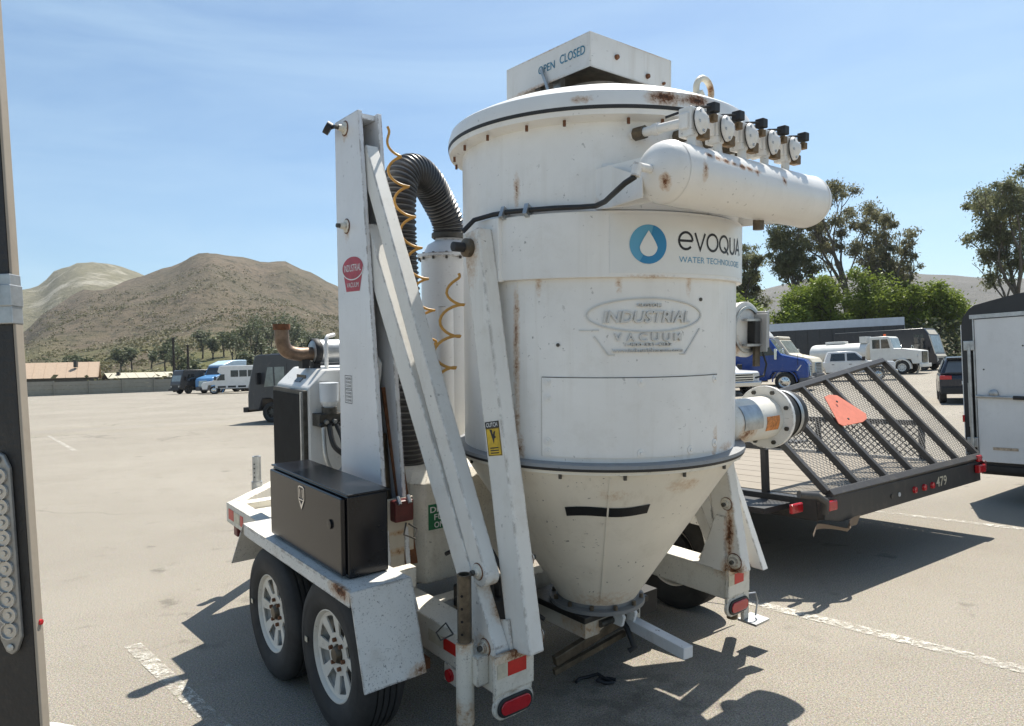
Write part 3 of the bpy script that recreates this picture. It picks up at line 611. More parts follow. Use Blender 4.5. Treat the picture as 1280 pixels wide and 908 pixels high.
MB().box(.02, .0, .20, .33, .30, .30).build('gate_slide', M['blackmatt'], gt)
for x in (-.03, .06):
    m = MB(); m.prism([(x, -.20, .34), (x, -.145, .34), (x, -.145, .44), (x, -.18, .44), (x, -.215, .39)], (.022, 0, 0)); m.build('hinge_lug', M['white'], gt, bevel=.003)
MB().bar((.10, -.13, .315), (.045, -.56, .315), .062, .058).build('gate_handle', paint('handle_white', (.66, .66, .66), .45, .3, chips=1.0), gt, bevel=.004)
MB().bar((-.38, -.08, .225), (.03, -.13, .335), .035, .05).build('gate_lever', M['oilysteel'], gt, bevel=.004)
MB().bar((-.40, -.10, .185), (.05, -.15, .27), .022, .028).build('gate_lever', M['oilysteel'], gt)
MB().tube([(.06, -.10, .34), (.06, -.16, .30), (.05, -.22, .22), (.03, -.2, .20)], .016, 8).build('gate_latch', M['blackmatt'], gt, 50)
MB().tube([(-.12, -.14, .36), (.16, -.14, .36)], .018, 10).build('gate_shaft', M['darksteel'], gt, 50)

# --- air reservoir, valves
rv = MB(); pr = [(0, -.625)]
for i in range(1, 9): a = R(90*i/8); pr.append((.117*math.sin(a), -.535-.09*math.cos(a)))
for i in range(0, 9): a = R(90*i/8); pr.append((.117*math.cos(a), .475+.09*math.sin(a)))
rv.lathe(pr, 48, axis_mat((0, -.88, 2.44), (1, 0, 0)))
res = rv.build('air_reservoir', M['reservoir'], T, 50)
for x in (-.535, .475): MB().lathe([(.1175, -.004), (.1195, 0), (.1175, .004)], 48, axis_mat((x, -.88, 2.44), (1, 0, 0))).build('weld_ring', M['reservoir'], res, 60)
MB().tube([(-.62, -.88, 2.44), (-.685, -.88, 2.44)], .016, 8).tube([(-.69, -.88, 2.45), (-.70, -.875, 2.405)], .018, 8).build('end_fitting', M['white'], res, 50)
MB().tube([(.12, -.86, 2.335), (.12, -.86, 2.285)], .024, 8).build('drain_plug', M['oilysteel'], res, 40)
MB().lathe([(.695, 2.36), (.702, 2.36), (.702, 2.535), (.695, 2.552)], 36, None, R(-133.8), R(-44), True).build('mounting_plate', M['tank'], T, 40)
for x in (-.50, -.02, .42):
    y1 = -math.sqrt(.70**2-x*x)
    m = MB(); m.prism([(x, y1+.01, 2.36), (x, y1+.01, 2.53), (x, -.80, 2.53), (x, -.80, 2.35)], (.012, 0, 0)); m.build('reservoir_bracket', M['tank'], T)
MB().prism([(-.48, -.53, 2.362), (-.62, -.84, 2.345), (-.62, -.84, 2.42), (-.48, -.53, 2.54)], (.008, .003, 0)).build('reservoir_bracket', M['tank'], T)
vw = paint('valve_white', (.76, .74, .70), .4, .35, (.2, .15, .1), 1.0)
VZ = 2.655
def valve_parts(par):
    body = MB(); body.box(-.038, -.03, -.055, .006, .03, .052); body.box(-.05, -.02, -.03, -.03, .02, .03)
    b = body.build('valve_body', vw, par, bevel=.006)
    MB().lathe([(0, .0), (.048, .0), (.050, .010), (.046, .018), (.03, .024), (.018, .034), (0, .036)], 20, axis_mat((.006, -.030, 0), (.22, -.97, .05))).build('diaphragm_cover', vw, b, 35)
    MB().lathe([(.0505, .001), (.0515, .003), (.0505, .005)], 20, axis_mat((.006, -.030, 0), (.22, -.97, .05))).build('cover_seam', M['gap'], b)
    for k in range(6):
        a = R(60*k+15); mt = axis_mat((.006, -.030, 0), (.22, -.97, .05)) @ Matrix.Translation((.039*math.cos(a), .039*math.sin(a), .014))
        MB().lathe([(0, 0), (.006, 0), (.006, .008), (0, .008)], 6, mt).build('cover_bolt', M['steel'], b)
    MB().box(.064, -.055, .008, .090, -.028, .036).box(.03, -.045, .018, .064, -.034, .028).build('brass_body', M['brass'], b, bevel=.003)
    MB().box(.060, -.060, .042, .096, -.022, .078).build('solenoid', M['blackmatt'], b, bevel=.004)
    MB().tube([(.062, -.04, .062), (.02, -.01, .06), (-.02, .03, .045), (-.05, .08, .03)], .005, 6).build('wire', M['rubber'], b)
    MB().box(.012, -.048, -.062, .052, -.012, -.022).build('brass_elbow', M['brass'], b, bevel=.004)
    return b
for i in range(5):
    x = -.365+.170*i
    b = valve_parts(T) if i == 0 else copy_tree(vsrc, T)
    if i == 0: vsrc = b
    b.matrix_local = Matrix.Translation((x, -.865, VZ)) @ Matrix.Scale(1.05, 4)
    y1 = -math.sqrt(.694**2-min(.68, abs(x))**2)
    m = MB(); m.tube([(x-.02, -.835, VZ+.004), (x-.02, y1+.01, VZ+.012)], .019, 12); m.tube([(x-.02, (-.835+y1)/2-.012, VZ+.008), (x-.02, (-.835+y1)/2+.012, VZ+.008)], .026, 8)
    p = m.build('blow_pipe', vw, T, 50)
    MB().tube([(x-.02, y1-.06, VZ+.011), (x-.02, y1-.01, VZ+.012)], .028, 8).build('pipe_union', M['oilysteel'], p, 40)
    MB().tube([(x-.01, -.875, 2.545), (x-.01, -.875, VZ-.05)], .018, 10).build('valve_stub', vw, T, 50)
# black air line round the hopper
hose = [(-.70, -.875, 2.405), (-.715, -.84, 2.385), (-.68, -.76, 2.37)] + [tuple(ca(a, r, z)) for a, r, z in ((-133.5, .86, 2.364), (-136, .765, 2.364), (-141, .728, 2.368), (-150, .722, 2.371), (-160, .722, 2.372), (-168, .722, 2.375), (-175, .73, 2.372))] + [(-.77, .02, 2.355), (-.82, .04, 2.30)]
MB().tube(hose, .011, 10).build('air_line', M['rubber'], T, 60)
for a in (-160, -170): MB().bar(ca(a, .70, 2.36), ca(a, .74, 2.378), .02, .05).build('hose_clip', M['steel'], T)

# --- inlet, inspection port
inl = MB().lathe([(.118, .35), (.118, .895)], 40, axis_mat((0, -.43, 1.36), (1, 0, 0))).build('inlet_pipe', paint('inlet_white', (.68, .66, .60), .45, .4, (.40, .28, .13), .7, spots=[((.56, -.53, 1.31), (.12, .1, .10), .85)]), T, 40)
MB().lathe([(.118, .52), (.118, .69), (.121, .69), (.121, .52)], 24, axis_mat((0, -.43, 1.36), (1, 0, 0)), R(130), R(195)).build('wear_patch', M['steel'], inl, 40)
fg = MB().lathe([(.118, .89), (.172, .89), (.175, .893), (.175, .912), (.172, .915), (.118, .915)], 48, axis_mat((0, -.43, 1.36), (1, 0, 0))).build('inlet_flange', M['white'], T, 35)
for k in range(8):
    a = R(45*k+20); MB().lathe([(0, 0), (.012, 0), (.012, .014), (0, .014)], 6, axis_mat((.89, -.43+.148*math.cos(a), 1.36+.148*math.sin(a)), (-1, 0, 0))).build('flange_bolt', M['darksteel'], fg)
MB().lathe([(.02, .915), (.135, .915), (.14, .985), (.135, 1.0), (.14, 1.015), (.135, 1.03), (.14, 1.05), (.135, 1.07), (.14, 1.09), (.135, 1.12), (.128, 1.125), (.11, 1.11), (.1, 1.0)], 48, axis_mat((0, -.43, 1.36), (1, 0, 0))).build('hose_coupling', M['rubber'], T, 40)
MB().lathe([(.142, 1.035), (.1435, 1.05), (.142, 1.065)], 48, axis_mat((0, -.43, 1.36), (1, 0, 0))).build('hose_clamp', M['steel'], T, 40)
lab = MB(); lab.grid(lambda u, v: V((.725+.125*u, -.43+.1195*math.cos(R(168+38*(1-v))), 1.36+.1195*math.sin(R(168+38*(1-v))))), 4, 8)
lab.build('label', M['orangelabel'], inl)
PX, PZ = .715, 1.85
pmx = axis_mat((PX, -.10, PZ), (0, -1, 0), (1, 0, 0))
po = MB().lathe([(.0, .0), (.146, .0), (.146, .30), (.150, .302), (.150, .322), (.142, .326), (0, .326)], 48, pmx).build('inspection_port', paint('port_white', (.72, .70, .66), .45, .4, (.34, .27, .18), .8, spots=[((PX-.09, -.42, PZ-.09), (.07, .05, .07), .7)]), T, 35)
MB().lathe([(.112, .326), (.126, .327), (.126, .336), (.112, .337)], 40, pmx).build('port_ring', M['steel'], po, 40)
MB().box(PX+.005, -.475, PZ-.075, PX+.055, -.427, PZ+.045).build('port_hinge', M['blackmatt'], po, bevel=.004)
for dz_ in (.045, -.09): MB().box(PX-.06, -.47, PZ+dz_, PX+.09, -.44, PZ+dz_+.013).build('port_clamp', M['steel'], po)
MB().box(PX+.075, -.50, PZ-.12, PX+.088, -.36, PZ+.085).build('port_plate', paint('plate_grey', (.42, .42, .42), .5, .4), po, bevel=.003)
MB().box(PX+.10, -.48, PZ-.10, PX+.14, -.34, PZ+.10).build('port_cover', paint('port_grey', (.36, .36, .355), .45, .4), po, bevel=.006)
MB().box(PX+.03, -.462, PZ-.20, PX+.075, -.445, PZ-.09).build('port_tongue', M['oilysteel'], po)
MB().tube([(PX+.085, -.47, PZ-.12), (PX+.11, -.48, PZ-.19), (PX+.07, -.49, PZ-.25), (PX+.02, -.47, PZ-.26)], .006, 6).build('port_cable', M['rubber'], po, 60)

# --- frame
RW = M['whitelow']
def rail(s, name):
    o = MB().box(min(s*.74, s*.90), -.30, .315, max(s*.74, s*.90), 2.7, .482).build(name, RW, T, bevel=.006)
    e = MB().box(min(s*.72, s*.93), -.325, .335, max(s*.72, s*.93), -.302, .500).build('rail_end_plate', RW, T, bevel=.004)
    tpm = M['redtape']
    x0, x1 = (-.865, -.765) if s < 0 else (.775, .865)
    MB().box(x0, -.3275, .405, x1, -.3255, .465).build('reflective_tape', M['redtape'], e)
    MB().box(x0-.055, -.3275, .405, x0-.002, -.3255, .465).build('reflective_tape', M['whitetape'], e)
    # tail lamp
    cx_, cz_ = s*.825, .272
    h = MB(); k = 28
    def oval(w, hh, y, nn=k): 
        out = []
        for i in range(nn):
            a = 2*math.pi*i/nn; c_, s__ = math.cos(a), math.sin(a); out.append((cx_+(w-hh)*(1 if c_ > 0 else -1)*(1 if abs(c_) > .02 else 0)+hh*c_, y, cz_+hh*s__))
        return out
    lp = MB().prism(oval(.108, .055, -.318), (0, .02, 0)).build('tail_lamp', RW, T, 30, .003)
    MB().prism(oval(.094, .042, -.330), (0, .011, 0)).build('rubber_ring', M['rubber'], lp, 30, .003)
    MB().prism(oval(.080, .030, -.336), (0, .008, 0)).build('lens', M['redlens'], lp, 30, .003)
    MB().box(cx_-.10, -.315, .30, cx_+.10, -.297, .335).build('lamp_bracket', RW, lp)
    return o
rl = rail(-1, 'frame_rail'); rr_ = rail(1, 'frame_rail')
MB().box(-.903, -.085, .375, -.9005, .11, .43).build('reflective_tape', M['redtape'], rl)
MB().box(-.903, .115, .375, -.9005, .24, .43).build('reflective_tape', M['whitetape'], rl)
MB().lathe([(0, 0), (.03, 0), (.028, .02), (0, .028)], 16, axis_mat((-.90, .05, .275), (-1, 0, 0))).build('side_marker', M['redlens'], rl, 40)
MB().box(-.905, .0, .235, -.88, .1, .318).build('marker_bracket', RW, rl)
for y in (.45, 1.05, 1.7, 2.55): MB().box(-.739, y, .32, .739, y+.1, .44).build('cross_member', RW, T, bevel=.004)
MB().box(-.5, 1.2, .30, .6, 2.5, .46).build('belly_plate', M['blackmatt'], T)
# front deck ring and tongue
dk = MB(); dk.box(-1.10, 1.70, .455, -1.0, 2.72, .60).box(1.0, 1.70, .455, 1.10, 2.72, .60).box(-1.0, 1.70, .455, 1.0, 1.8, .60)
dko = dk.build('front_deck', RW, T, bevel=.005)
MB().box(-1.0, 1.8, .50, 1.0, 2.6, .545).build('deck_plate', RW, dko)
for s in (-1, 1): MB().bar((s*1.04, 2.69, .5275), (s*.05, 3.72, .5275), .10, .145).build('tongue_beam', RW, T, bevel=.005)
MB().box(-1.0, 2.6, .46, 1.0, 2.7, .595).build('deck_beam', RW, dko, bevel=.004)
MB().box(-1.1035, 2.55, .49, -1.1005, 2.66, .565).build('reflective_tape', M['redtape'], dko); MB().box(-1.1035, 2.34, .49, -1.1005, 2.40, .565).build('reflective_tape', M['redtape'], dko); MB().box(-1.1035, 2.42, .49, -1.1005, 2.54, .565).build('reflective_tape', M['whitetape'], dko)
MB().box(-1.08, 2.55, .37, -1.02, 2.63, .455).build('marker_lamp', M['maroon'], dko, bevel=.01)
MB().tube([(0, 3.6, .53), (0, 4.0, .5)], .05, 12).build('coupler', M['darksteel'], T, 40)
MB().tube([(0, 3.45, .9), (0, 3.45, -.18)], .04, 12).build('tongue_jack', M['steel'], T, 40)
MB().tube([(0, 3.45, -.18), (0, 3.45, -.222)], .11, 16).build('jack_foot', M['steel'], T, 40)
fp = MB().lathe([(.022, .60), (.033, .60), (.033, .845), (.022, .845)], 20, Matrix.Translation((-.745, 3.10, 0))).build('deck_post', M['steel'], T, 40)
MB().tube([(-.745, 3.10, .57), (-.745, 3.10, .64)], .043, 16).build('post_socket', M['steel'], fp, 40)
for k in range(4): MB().tube([(-.745-.032*.8, 3.10-.032*.62, .68+.035*k), (-.745-.034*.8, 3.10-.034*.62, .68+.035*k)], .006, 8).build('post_hole', M['gap'], fp)
# support jack at the left rear, foot on the ground
jk = MB().lathe([(.024, .50), (.031, .50), (.031, .82), (.024, .82), (.024, .50)], 20, Matrix.Translation((-.972, -.165, 0))).build('jack_tube', M['oilysteel'], T, 40)
MB().lathe([(.0, .82-.04), (.024, .82-.04)], 20, Matrix.Translation((-.972, -.165, 0))).build('tube_bore', M['gap'], jk)
for k in range(4):
    a = R(215); MB().tube([(-.972+.029*math.cos(a), -.165+.029*math.sin(a), .57+.055*k), (-.972+.0325*math.cos(a), -.165+.0325*math.sin(a), .57+.055*k)], .006, 8).build('pin_hole', M['gap'], jk)
MB().tube([(-.972, -.165, .17), (-.972, -.165, .53)], .039, 20).build('jack_sleeve', RW, T, 40)
MB().box(-.96, -.24, .35, -.901, -.09, .475).build('jack_bracket', RW, T, bevel=.004)
MB().tube([(-.972, -.165, .03), (-.972, -.165, .18)], .033, 16).build('jack_leg', M['rust'], T, 40)
MB().box(-1.07, -.25, .018, -.88, -.08, .034).build('jack_foot', M['steel'], T, bevel=.003)
MB().tube([(-.955, -.05, .515), (-1.0, -.02, .49), (-.985, .04, .50), (-.94, .03, .535), (-.955, -.05, .515)], .004, 6).build('wire_loop', M['darksteel'], T)
# hanger on the right rear corner
hg = MB().box(.88, -.32, .17, .93, -.30, .34).build('corner_hanger', RW, T)
MB().box(.88, -.40, .155, 1.02, -.28, .168).build('hanger_foot', M['steel'], hg); MB().tube([(.93, -.31, .31), (.98, -.33, .31), (.99, -.34, .26), (.97, -.34, .18)], .005, 6).build('hanger_hook', M['steel'], hg)
MB().tube([(1.0, -.165, .1), (1.0, -.165, .72)], .033, 14).build('jack_tube', M['oilysteel'], T, 40)

# --- fenders
def fender(s):
    xo, xi = s*1.35, s*1.05
    x0, x1 = min(xo, xi), max(xo, xi)
    f = MB().box(x0, .15, .728, x1, 1.535, .738).build('fender', M['fender'], T)
    lip = MB().box(min(xo, xo-s*.008), .15, .672, max(xo, xo-s*.008), 1.535, .7275).build('fender_lip', M['fender'], f)
    MB().hexa([(x0, .02, .345), (x1, .02, .345), (x1, .028, .345), (x0, .028, .345)], [(x0, .142, .739), (x1, .142, .739), (x1, .1495, .737), (x0, .1495, .737)]).build('fender_skirt', M['fender'], f)
    MB().hexa([(x0, 1.78, .44), (x1, 1.78, .44), (x1, 1.787, .442), (x0, 1.787, .442)], [(x0, 1.5355, .737), (x1, 1.5355, .737), (x1, 1.543, .739), (x0, 1.543, .739)]).build('fender_skirt', M['fender'], f)
    MB().prism([(xi-s*.001, .15, .72), (xi-s*.001, 1.53, .72), (xi-s*.001, 1.62, .6), (xi-s*.001, .09, .6)], (-s*.006, 0, 0)).build('fender_back', M['fender'], f)
    for y in (.35, 1.3): MB().box(min(s*.90, xi), y, .60, max(s*.90, xi), y+.06, .70).build('fender_bracket', RW, f)
fender(-1); fender(1)

# --- wheels
def wheel(xc, yc, zc, s, src):
    mt = Matrix.Translation((xc, yc, zc)) @ Matrix.Rotation(R(90)*s, 4, 'Y')
    if src: return copy_tree(src, T, mt)
    w = .108; r0 = .36
    prf = [(.205, -.085), (.215, -.098), (.255, -.112), (.305, -.110), (.335, -.100), (.352, -.085), (.359, -.072)]
    for k in (-.045, -.015, .015, .045): prf += [(.361, k-.012), (.3605, k-.005), (.351, k-.004), (.351, k+.004), (.3605, k+.005)]
    prf += [(.359, .072), (.352, .085), (.335, .100), (.305, .110), (.255, .112), (.215, .098), (.205, .085)]
    o = MB().lathe(prf, 64).build('wheel', M['tyre'], T, 35)
    for k in range(1): MB().lathe([(.300, .1112), (.292, .1124), (.284, .1122)], 64).build('sidewall_rib', M['tyre'], o, 60)
    rim = MB().lathe([(.208, .080), (.214, .092), (.206, .094), (.196, .080), (.190, .05), (.178, .03), (.178, -.06), (.200, -.08), (.206, -.09)], 48).build('rim', M['rim'], o, 40)
    sp = MB()
    for k in range(8):
        a = R(45*k); c_, s__ = math.cos(a), math.sin(a)
        def q(rr, tt, z): return V((rr*c_-tt*s__, rr*s__+tt*c_, z))
        sp.hexa([q(.08, -.016, .052), q(.08, .016, .052), q(.198, .032, .066), q(.198, -.032, .066)], [q(.08, -.016, .060), q(.08, .016, .060), q(.198, .032, .074), q(.198, -.032, .074)])
    sp.lathe([(.046, .050), (.098, .052), (.098, .062), (.046, .060)], 24); sp.lathe([(.180, .060), (.202, .070), (.202, .078), (.178, .070)], 40)
    sp.build('spokes', M['rim'], o, 30)
    MB().lathe([(0, .085), (.030, .083), (.040, .07), (.042, .0), (0, -.02)], 20).build('hub', M['oilysteel'], o, 40)
    for k in range(6):
        a = R(60*k+20); MB().lathe([(0, .06), (.011, .06), (.011, .076), (0, .078)], 6, Matrix.Translation((.066*math.cos(a), .066*math.sin(a), 0))).build('wheel_nut', M['rust'], o)
    MB().lathe([(0, .01), (.168, .01), (.168, -.09), (0, -.09)], 24).build('brake_drum', M['blackmatt'], o, 40)
    MB().box(-.012, .235, .1125, .012, .262, .115).build('sidewall_tag', M['whitetape'], o)
    o.matrix_local = mt; return o
w0 = wheel(-1.225, 1.205, .304, -1, None)
wheel(-1.225, .415, .355, -1, w0); wheel(1.225, 1.205, .26, 1, w0); wheel(1.225, .415, .311, 1, w0)
for y, z in ((1.205, .28), (.415, .33)): MB().tube([(-1.15, y, z+.02), (1.15, y, z-.02)], .035, 12).build('axle', M['blackmatt'], T, 40)
for s in (-1, 1): MB().bar((s*.95, .2, .28), (s*.95, 1.45, .28), .06, .05).build('leaf_spring', M['rust'], T)

# --- tool box
tb = MB().box(-1.285, .285, .742, -1.085, 1.215, 1.118).build('tool_box', M['toolbox'], T, bevel=.008)
MB().box(-1.31, .305, .755, -1.287, 1.195, 1.108).build('tool_box_door', M['toolbox'], tb, bevel=.006)
MB().box(-1.292, .275, 1.1185, -1.078, 1.222, 1.128).build('tool_box_top', M['toolbox'], tb, bevel=.003)
MB().box(-1.25, .30, .739, -1.1, 1.20, .7425).build('tool_box_seal', M['gap'], tb)
sh = [(-.034, .045), (-.02, .052), (.02, .052), (.034, .045), (.034, -.01), (0, -.058), (-.034, -.01)]
em = on_x(thick(ribbon(sh, .007, True), .003), -1.3105, .752, 1.035).build('emblem', M['chrome'], tb)
for u in (-.015, .015): on_x(thick(ribbon([(u, .04), (u, -.004)], .008), .003), -1.3105, .752, 1.035).build('emblem', M['chrome'], tb)
on_x(thick(ribbon([(-.028, -.014), (.0, -.014), (.028, -.014)], .006), .003), -1.3105, .752, 1.035).build('emblem', M['chrome'], tb)
on_x(thick(ribbon([(-.018, -.022), (0, -.046), (.018, -.022)], .007), .003), -1.3105, .752, 1.035).build('emblem', M['chrome'], tb)
MB().lathe([(0, 0), (.022, 0), (.022, .008), (0, .010)], 20, axis_mat((-1.31, .42, .97), (-1, 0, 0))).build('door_latch', M['toolbox'], tb, 40)

# --- mast, arms and legs (left); mirrored on the right
def mast(s):
    X = lambda x: -x*s if s > 0 else x
    mm = M['mast']
    xs = [(-.93, -.905), (-.815, -.79)]
    for i, (a, b) in enumerate(xs):
        a, b = (a, b) if s < 0 else (-a, -b)
        o = MB().prism([(a, .575, .483), (a, 1.11, .483), (a, 1.12, 3.015), (a, .836, 3.02)], (b-a, 0, 0)).build('mast_plate', mm, T, bevel=.003)
        if i == 0: first = o
    a, b = (-.905, -.815) if s < 0 else (.815, .905)
    MB().prism([(a, 1.06, .49), (a, 1.105, .49), (a, 1.115, 3.0), (a, 1.07, 3.0)], (b-a, 0, 0)).build('mast_web', M['gap'], T)
    MB().box(min(a, b), .86, 2.985, max(a, b), 1.11, 3.012).build('mast_cap', mm, T)
    # lift arms
    xc = -.862*(-s)*-1 if False else (.862*s)
    def arm(p, q, w):
        p = V((xc, *p)); q = V((xc, *q)); d = (q-p).normalized(); o = MB()
        n = V((0, -d.z, d.y)); 
        o.bar(p-d*.03, q+d*.02, .074, w, n)
        e = q+d*.02; k = 10
        poly = [e+n*(w/2)*math.cos(math.pi*i/k)+d*(w/2)*math.sin(math.pi*i/k)-V((.037, 0, 0)) for i in range(k+1)]
        o.prism(poly, (.074, 0, 0))
        return o.build('lift_arm', M['legr'], T, bevel=.006)
    a1 = arm((.845, 2.79), (-.165, .815), .098); a2 = arm((.85, 2.37), (-.215, .50), .125)
    # leg
    xl = .772*s; p = V((xl, -.335, .487)); q = V((xl, -.005, 2.30)); d = (q-p).normalized(); n = V((0, -d.z, d.y))
    lg = MB().hexa([p-V((.04, 0, 0))-n*.075, p+V((.04, 0, 0))-n*.075, p+V((.04, 0, 0))+n*.075, p-V((.04, 0, 0))+n*.075],
              [q-V((.04, 0, 0))-n*.06, q+V((.04, 0, 0))-n*.06, q+V((.04, 0, 0))+n*.06, q-V((.04, 0, 0))+n*.06]).build('support_leg', M['legr'], T, bevel=.008)
    def pin(x, y, z, dr, par, r=.034):
        MB().lathe([(0, 0), (r, 0), (r, .006), (r*.62, .010), (r*.62, .020), (r*.4, .022), (0, .022)], 20, axis_mat((x, y, z), (dr, 0, 0))).build('pivot_washer', M['whitelow'], par, 30)
        MB().lathe([(r*1.02, -.0), (r*1.12, .001), (r*1.02, .004)], 20, axis_mat((x, y, z), (dr, 0, 0))).build('grease_ring', M['rust'], par)
        MB().lathe([(0, .02), (.012, .02), (.012, .038), (0, .040)], 6, axis_mat((x, y, z), (dr, 0, 0))).build('pivot_bolt', M['darksteel'], par)
    xo = (.862+.0375)*s
    pin(xo, -.165, .815, s, a1); pin(xo, -.215, .50, s, a2)
    xi = (.772-.041)*s
    pin(xi, -.30, .87, -s, lg); pin(xi, -.355, .555, -s, lg, .042)
    MB().lathe([(0, 0), (.042, 0), (.042, .035), (.03, .045), (0, .047)], 20, axis_mat((.80*s, .0, 2.225), (s, 0, 0))).build('tank_pivot', M['oilysteel'], lg, 40)
    MB().lathe([(0, 0), (.022, 0), (.022, .1), (0, .105)], 12, axis_mat((.80*s, .0, 2.225), (s, 0, 0))).build('pivot_pin', M['blackmatt'], lg, 40)
    MB().box(min(.70*s, .732*s), -.11, 2.07, max(.70*s, .732*s), .09, 2.355).build('pivot_bracket', M['tank'], T, bevel=.004)
    # foot plates
    MB().prism([(.715*s, -.30, .484), (.715*s, -.12, .484), (.715*s, -.24, .80), (.715*s, -.30, .80)], (s*.012, 0, 0)).build('leg_gusset', M['legr'], T)
    MB().prism([(.815*s, -.30, .484), (.815*s, -.05, .484), (.815*s, -.10, .56), (.815*s, -.28, .62)], (s*.01, 0, 0)).build('pivot_lug', M['legr'], T)
    return first, a1, a2, lg
mst, a1, a2, lgl = mast(-1)
_, _, _, lgr = mast(1)
# extra inclined plate seen behind the right leg
MB().hexa([(.90, -.43, .485), (.95, -.43, .485), (.95, -.35, .485), (.90, -.35, .485)], [(.90, -.16, 1.15), (.95, -.16, 1.15), (.95, -.09, 1.15), (.90, -.09, 1.15)]).build('leg_brace', M['legr'], T, bevel=.004)
MB().prism([(.733, -.24, .60), (.733, -.06, .95), (.733, .02, 1.2), (.733, -.12, 1.2)], (.03, 0, 0)).build('leg_gusset', M['legr'], T)
for y, z in ((.99, 2.955), (.99, 2.428)):
    MB().lathe([(0, 0), (.036, 0), (.036, .006), (.02, .010), (.016, .04), (0, .04)], 20, axis_mat((-.93, y, z), (-1, 0, 0))).build('mast_pin', M['whitelow'], mst, 40)
    MB().lathe([(.037, 0), (.042, .002), (.037, .004)], 20, axis_mat((-.93, y, z), (-1, 0, 0))).build('rust_ring', M['rust'], mst)
    MB().lathe([(0, .03), (.012, .03), (.012, .06), (0, .06)], 8, axis_mat((-.93, y, z), (-1, 0, 0))).build('pin_tip', M['darksteel'], mst)
MB().tube([(-.97, 1.01, 2.965), (-.975, 1.08, 2.97)], .010, 8).tube([(-.975, 1.075, 2.96), (-1.0, 1.085, 2.975)], .036, 14).build('pin_knob', M['rubber'], mst, 40)
# red maker's label
lb = on_x(fan_mb(.125, .062, 30, 1).map(lambda p: p+V((0, p.x*.0, 0))), -.9315, .925, 2.195).build('maker_label', M['redlabel'], mst)
tz = MB(); tz.v = [(-.108, -.040, 0), (-.08, -.125, 0), (.08, -.125, 0), (.108, -.040, 0)]; tz.f = [(0, 1, 2, 3)]
on_x(tz, -.9312, .925, 2.195).build('maker_label', M['redlabel'], mst)
on_x(text_mb('INDUSTRIAL', .20, .038), -.9325, .925, 2.197).build('label_lettering', M['vinyl'], mst)
on_x(text_mb('VACUUM', .14, .026), -.9325, .925, 2.105).build('label_lettering', M['vinyl'], mst)
on_x(ribbon(arc(0, 0, .125, .062, 180, 360, 20), .006), -.9325, .925, 2.195).build('label_line', M['vinyl'], mst)
for z0 in (1.572, 1.492):
    on_x(ribbon([(-.042, -.036), (.042, -.036), (.042, .036), (-.042, .036)], .003, True), -.9315, 1.0, z0).build('notice_decal', M['ink'], mst)
    for k, t in enumerate(('HAZARD', 'STAND', 'CLEAR')): on_x(text_mb(t, .066, .013), -.9315, 1.0, z0+.02-.02*k).build('notice_lettering', M['ink'], mst)
# hydraulic ram, winch and base plate inside the mast
MB().tube([(-.852, .80, 1.30), (-.852, .70, .55)], .040, 14).build('lift_ram', M['oilysteel'], T, 40)
MB().tube([(-.852, .88, 1.85), (-.852, .80, 1.28)], .022, 12).build('ram_rod', M['steel'], T, 40)
MB().tube([(-.848, .845, 1.50), (-.848, .80, 1.62), (-.848, .79, 1.68), (-.848, .82, 1.71), (-.848, .845, 1.68), (-.848, .835, 1.60)], .013, 8).build('chain_hook', M['white'], T, 50)
MB().bar((-.80, .80, 1.55), (-.78, .60, .62), .012, .07, (1, 0, 0)).build('ram_guard', M['rust'], T)
MB().bar((-.84, .62, .49), (-.84, .62, .98), .16, .02, (0, 1, 0)).build('mast_base', paint('base_rust', (.58, .52, .42), .6, .5, spots=[((-.84, .6, .70), (.12, .05, .03), .7), ((-.84, .6, .58), (.12, .05, .02), .7), ((-.84, .6, .80), (.12, .05, .02), .65)]), T)
wn_ = MB().box(-.90, .55, .87, -.79, .61, .98).build('winch', M['maroon'], T, bevel=.008)
for x in (-.875, -.815): MB().tube([(x, .545, .965), (x, .57, 1.0)], .012, 8).build('winch_bolt', M['steel'], wn_)
MB().tube([(-.85, .53, .87), (-.88, .50, .82), (-.82, .49, .79), (-.79, .52, .83), (-.83, .54, .86)], .005, 6).build('winch_wire', M['darksteel'], wn_)
# yellow pinch warning on the leg
def on_leg(mb):
    p = V((-.814, -.345, .41)); q = V((-.814, -.005, 2.30)); d = (q-p).normalized(); n = V((0, -d.z, d.y)); c = p+d*1.005
    return mb.map(lambda v: c - n*(-v.x if False else v.x)*(-1 if n.y > 0 else 1)*1.0*(1) + d*v.y - V((v.z, 0, 0)))
def leg_uv(u, v, h=0):
    p = V((-.8125, -.345, .41)); q = V((-.8125, -.005, 2.30)); d = (q-p).normalized(); f = V((0, -d.z, d.y))
    if f.y > 0: f = -f
    return p+d*(.99+v)+f*u-V((h, 0, 0))
def leg_put(mb, h): return mb.map(lambda p: leg_uv(p.x, p.y, h))
rect = lambda x0, y0, x1, y1: MB().add([(x0, y0, 0), (x1, y0, 0), (x1, y1, 0), (x0, y1, 0)], [(0, 1, 2, 3)])
leg_put(rect(-.05, -.075, .05, .075), .0008).build('warning_sticker', M['yellow'], lgl)
leg_put(rect(-.05, .046, .05, .075), .0016).build('warning_sticker', M['ink'], lgl)
leg_put(text_mb('OUTCH', .080, .019, bold=.015).map(lambda p: p+V((0, .0605, 0))), .0024).build('warning_lettering', M['vinyl'], lgl)
hand = [(-.022, .035), (-.004, .034), (.0, .012), (.006, .024), (.02, .028), (.012, .008), (.022, .0), (.006, -.006), (.0, -.03), (-.008, -.004)]
hm = MB(); hm.v = [(x, y+.005, 0) for x, y in hand]; hm.f = [tuple(range(len(hand)))]
leg_put(hm, .0016).build('warning_symbol', M['ink'], lgl)
